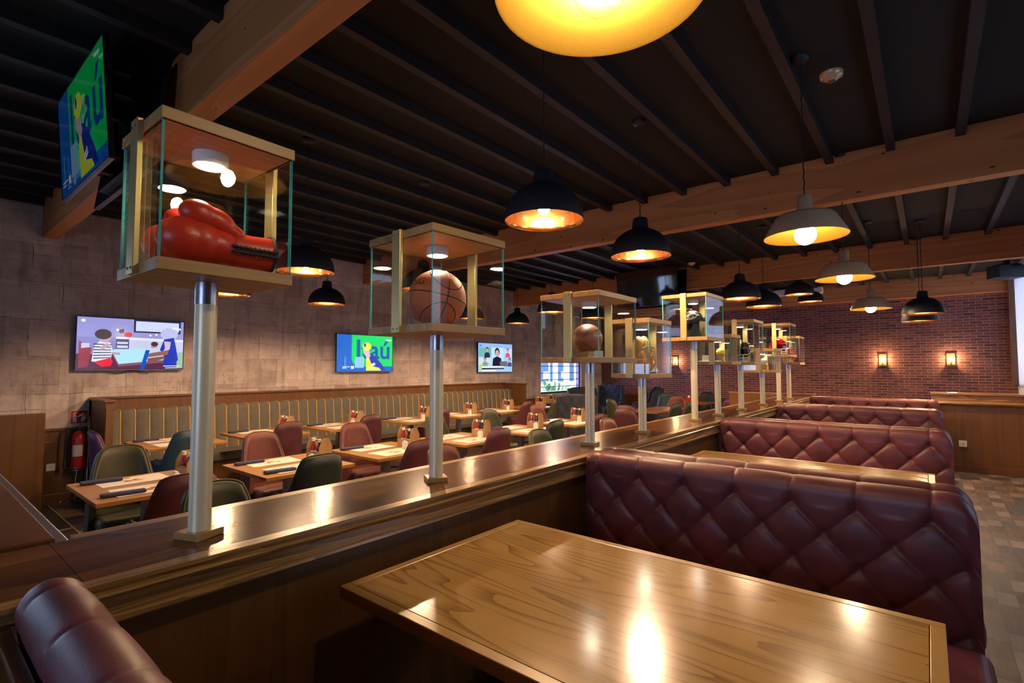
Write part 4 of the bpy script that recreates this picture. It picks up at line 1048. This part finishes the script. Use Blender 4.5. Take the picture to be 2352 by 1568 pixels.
dine_proto('reddish wooden dining table standing far off beyond the rows', -4.12, 9.55, .6, 1.4, oak_red, 'far dining tables')
dine_proto('small wooden table carrying the red caddy near the brick wall', -4.25, 12.0, .7, .7, oak_red, 'far dining tables')
def round_table(label, x, y):
    t = thing('round_table', label, 'table', (x,y,0), 0, 'low round tables')
    MB().cyl((0,0,.5),(0,0,.53),.36,.36,40).build('tabletop', oak_red, t); MB().cyl((0,0,.02),(0,0,.5),.2,.2,32).build('drum', black, t); MB().cyl((0,0,0),(0,0,.02),.28,.28,32).build('base', black, t)
round_table('low round wooden table beside the wing chairs, nearer one', -5.35, 9.75); round_table('low round wooden table beside the wing chairs, farther one', -5.75, 11.7)
sbd = thing('side_table', 'small black side table under the window with two caddies', 'side table', (-6.62,9.62,0), 0)
MB().box(-.3,.3,-.22,.22,.72,.75).build('tabletop', black, sbd)
for sx, sy in ((.26,.18),(.26,-.18),(-.26,.18),(-.26,-.18)): MB().cyl((sx,sy,.72),(sx,sy,0),.018,.014,12).build('leg', black, sbd)
CAD0 = None; BOT = {}
def caddy(x, y, z, rz, where):
    # box with house shaped ends and a handle bar, bottles standing inside
    global CAD0
    lab = 'plywood bottle caddy with house shaped ends %s' % where
    if CAD0 is None:
        t = thing('bottle_caddy', lab, 'caddy', (x,y,z), rz, 'plywood bottle caddies')
        MB().box(-.085,.085,-.06,.06,0,.008).box(-.085,.085,-.066,-.06,.0,.085).box(-.085,.085,.06,.066,0,.085).build('box', ply, t)
        for s in (-1,1): MB().prism([(-.066,0),(.066,0),(.066,.13),(.03,.2),(-.03,.2),(-.066,.13)], s*.085, s*.093, 'x').build('gable_end', ply, t)
        MB().cyl((-.085,0,.175),(.085,0,.175),.009,.009,12).build('handle', ply, t)
        CAD0 = t
    else: dup(CAD0, (x,y,z), rz, lab)
    def bottle(kind, mats, dx, dy, h, r, lab):
        c, s = math.cos(rz), math.sin(rz); p = (x+c*dx-s*dy, y+s*dx+c*dy, z+.009)
        if kind not in BOT:
            t = thing(kind, lab, 'bottle', p, 0, 'sauce bottles in the caddies')
            MB().lathe([(.001,0),(r*.95,0),(r,.008),(r,h*.55),(r*.8,h*.68),(r*.42,h*.82),(r*.42,h*.86)], n=20).build('bottle_body', mats[0], t)
            MB().cyl((0,0,h*.86),(0,0,h),r*.5,r*.5,16).build('cap', mats[1], t); MB().lathe([(r*1.01,h*.15),(r*1.01,h*.45)], n=20).build('paper_label', mats[2], t)
            BOT[kind] = t
        else: dup(BOT[kind], p, None, lab)
    bottle('ketchup_bottle', (ketchup,white_pl,paper), -.045, -.028, .19, .026, 'red ketchup bottle in the caddy %s' % where)
    bottle('brown_sauce_bottle', (brown_s,white_pl,paper), .04, -.028, .185, .025, 'dark sauce bottle in the caddy %s' % where)
    bottle('mustard_bottle', (mustard,mustard,white_pl), .01, .03, .155, .024, 'yellow mustard bottle in the caddy %s' % where)
def setting(x, y, z, w, d, where, full=True, far=False):
    caddy(x+.05, y+d/2-.13, z, .08, where)
    if far: return
    q = thing('sachet_holder', 'white sachet holder beside the caddy %s' % where, 'holder', (x+.155,y+d/2-.26,z), 0, 'white sachet holders')
    MB().box(-.028,.028,-.018,.018,0,.075).build('holder', white_pl, q, .004); MB().box(-.02,.02,-.01,.01,.0751,.085).build('sachets', paper, q)
    for s, nm in ((-1,'far'),(1,'near')):
        p = thing('menu_placemat', 'white printed menu placemat on the %s side %s' % (nm, where), 'placemat', (x+s*.2,y-.04,z), random.uniform(-.05,.05), 'printed menu placemats')
        MB().box(-.15,.15,-.21,.21,0,.0016).build('sheet', paper, p)
        m = MB()
        for k in range(7):
            e = ell(random.uniform(-.03,.03), random.uniform(-.06,.06), random.uniform(.008,.02), random.uniform(.012,.03), 10); m.add([(a,b,.0019+.0001*k) for a,b in e], [tuple(range(10))])
        m.build('printed_art', print_red, p, fix=False); MB().box(.135,.15,-.21,.21,.0016,.0022).build('printed_border', print_navy, p)
    for s, nm in (((-1,'far'),(1,'near')) if full else ((-1,'far'),)):
        p = thing('rolled_napkin', 'rolled navy napkin on the %s side %s' % (nm, where), 'napkin', (x+s*.27,y-d/2+.17,z+.0025), PI/2+random.uniform(-.12,.12), 'rolled navy napkins')
        MB().box(-.12,.12,-.03,.03,0,.022).build('napkin', navy_cloth, p, .009); MB().box(.12,.16,-.006,.006,.008,.011).build('cutlery', chrome, p)
for i, (x,y) in enumerate(AT): setting(x, y, .7505, .81, .76, 'on the %s table of the middle row' % TN[i], i < 2)
for i, (x,y) in enumerate(BT): setting(x, y, .7505, .81, .76, 'on the %s banquette table from the left' % BN[i], False, i > 5)
caddy(-6.75, 9.62, .7505, 1.5, 'on the black side table, left one'); caddy(-6.48, 9.66, .7505, 1.5, 'on the black side table, right one')
rc = thing('red_caddy', 'red condiment caddy on a far table near the brick wall', 'caddy', (-4.3,11.95,.7505), 0)
MB().box(-.13,.13,-.07,.07,0,.01).box(-.13,.13,-.075,-.07,0,.11).box(-.13,.13,.07,.075,0,.11).box(-.135,-.13,-.075,.075,0,.13).box(.13,.135,-.075,.075,0,.13).build('box', red_pl, rc)
for k, dx in enumerate((-.08,0,.08)):
    b = thing('sauce_bottle', '%s white bottle with blue cap standing in the red caddy' % ('left','middle','right')[k], 'bottle', (-4.3+dx,11.95,.761), 0, 'white bottles in the red caddy')
    MB().lathe([(.001,0),(.026,0),(.026,.12),(.014,.15),(.001,.15)], n=18).build('bottle_body', white_pl, b); MB().cyl((0,0,.15),(0,0,.175),.014,.014,14).build('cap', print_navy, b)

# ------------------------------------------------------------------ outside the left window
struct(MB().box(-30,XW-.3,-6,34,-.3,-.06).build('ground', plain('pale_paving',(.6,.58,.55),.9)), 'pale paving outside the left window', 'ground')
hs = thing('white_house', 'white building seen through the left window', 'building', (-13.5,19.5,-.06), 0)
MB().box(-.3,0,-9,9,0,5).build('facade', plain('white_render',(.8,.8,.8),.9), hs)
for yy, ww in ((-1.0,.62),(-.2,.16),(.45,.4),(1.45,.36),(3.8,1.2)):
    w = MB().box(.001,.04,yy,yy+ww,.95,3.2).build('house_window', plain('blue_grey_glazing',(.05,.12,.26),.2), hs)
    if ww > .38: MB().box(.0401,.06,yy+.2,yy+ww-.04,1.1,1.42).build('garden_chair', white_pl, w)
def shrub(label, x, y, n, h):
    t = thing('shrub', label, 'plant', (x,y,-.06), 0, 'plants outside'); m = MB()
    for i in range(n):
        a = random.uniform(0,2*PI); l = h*random.uniform(.6,1.1); o = Vector((math.cos(a),math.sin(a),0)); s = Vector((-o.y,o.x,0))*.035
        p0 = Vector((0,0,.1)); p1 = o*l*.35+Vector((0,0,l*.75)); p2 = o*l*.8+Vector((0,0,l*.8*random.uniform(.7,1.1)))
        m.add([p0-s*.4,p0+s*.4,p1+s,p1-s,p2], [(0,1,2,3),(3,2,4)])
    m.build('leaves', plant_g, t, fix=False); MB().cyl((0,0,0),(0,0,.3),.03,.03,10).build('stem', brass_dk, t)
shrub('spiky green plant outside the left window, larger one', -9.5, 13.9, 60, 1.4); shrub('tall spiky green plant outside the back window', -5.2, -5.0, 70, 1.7); shrub('spiky green plant outside the back window', -2.6, -5.4, 60, 1.2)
shrub('spiky green plant outside the left window, smaller one', -9.9, 15.95, 40, 1.0)

# ------------------------------------------------------------------ light
W = bpy.data.worlds.new('sky'); S.world = W; W.use_nodes = True
bgn = W.node_tree.nodes['Background']; bgn.inputs[0].default_value = (.62,.78,1,1); bgn.inputs[1].default_value = 1.3
def area(name, loc, rot, sx, sy, power, col):
    l = bpy.data.lights.new(name,'AREA'); l.shape = 'RECTANGLE'; l.size = sx; l.size_y = sy; l.energy = power; l.color = col
    o = bpy.data.objects.new(name, l); COL.objects.link(o); o.location = loc; o.rotation_euler = rot; return o
DAY = (.42,.55,1)
for h, pw in zip(WBH, (14, 32)): area('daylight', ((h[0]+h[1])/2, YB-.4, (h[2]+h[3])/2+.1), (PI/2,0,0), h[1]-h[0], h[3]-h[2], pw, DAY)
for h in WRH[:2]: area('daylight', (XR+.4, (h[0]+h[1])/2, (h[2]+h[3])/2+.1), (PI/2,0,PI/2), h[1]-h[0], h[3]-h[2], 4, DAY)
h = WRH[2]; area('daylight', (XR+.5, (h[0]+h[1])/2, (h[2]+h[3])/2), (PI/2,0,PI/2), h[1]-h[0], h[3]-h[2], 170, (.68,.74,1))
area('daylight', (XW-.4, (WL2[0]+WL2[1])/2, (WL2[2]+WL2[3])/2+.1), (PI/2,0,-PI/2), WL2[1]-WL2[0], WL2[3]-WL2[2], 14, DAY)
area('yard_sky', (-10.6,15.5,6.5), (0,math.radians(-25),0), 5, 12, 1900, (.75,.87,1))
area('daylight', (XW-.5, (WL[0]+WL[1])/2, (WL[2]+WL[3])/2), (PI/2,0,-PI/2), WL[1]-WL[0], WL[3]-WL[2], 60, (.5,.5,1))

# ------------------------------------------------------------------ camera and view
cam = bpy.data.cameras.new('camera'); co = bpy.data.objects.new('camera', cam); COL.objects.link(co); S.camera = co
cam.sensor_fit = 'HORIZONTAL'; cam.sensor_width = 36; cam.lens = 1166.11/2352*36
co.location = (0,0,CZ); co.rotation_euler = (math.radians(92.8543), 0, math.radians(39.2489)); cam.clip_start = .02
vs_ = S.view_settings; vs_.view_transform = 'Standard'; vs_.look = 'None'; vs_.gamma = 1; vs_.use_curve_mapping = False; vs_.exposure = .7
cy = S.cycles
cy.max_bounces = 8; cy.diffuse_bounces = 4; cy.glossy_bounces = 4; cy.transmission_bounces = 4; cy.transparent_max_bounces = 64
cy.sample_clamp_indirect = 4; cy.use_denoising = True; cy.caustics_reflective = True; cy.blur_glossy = .5
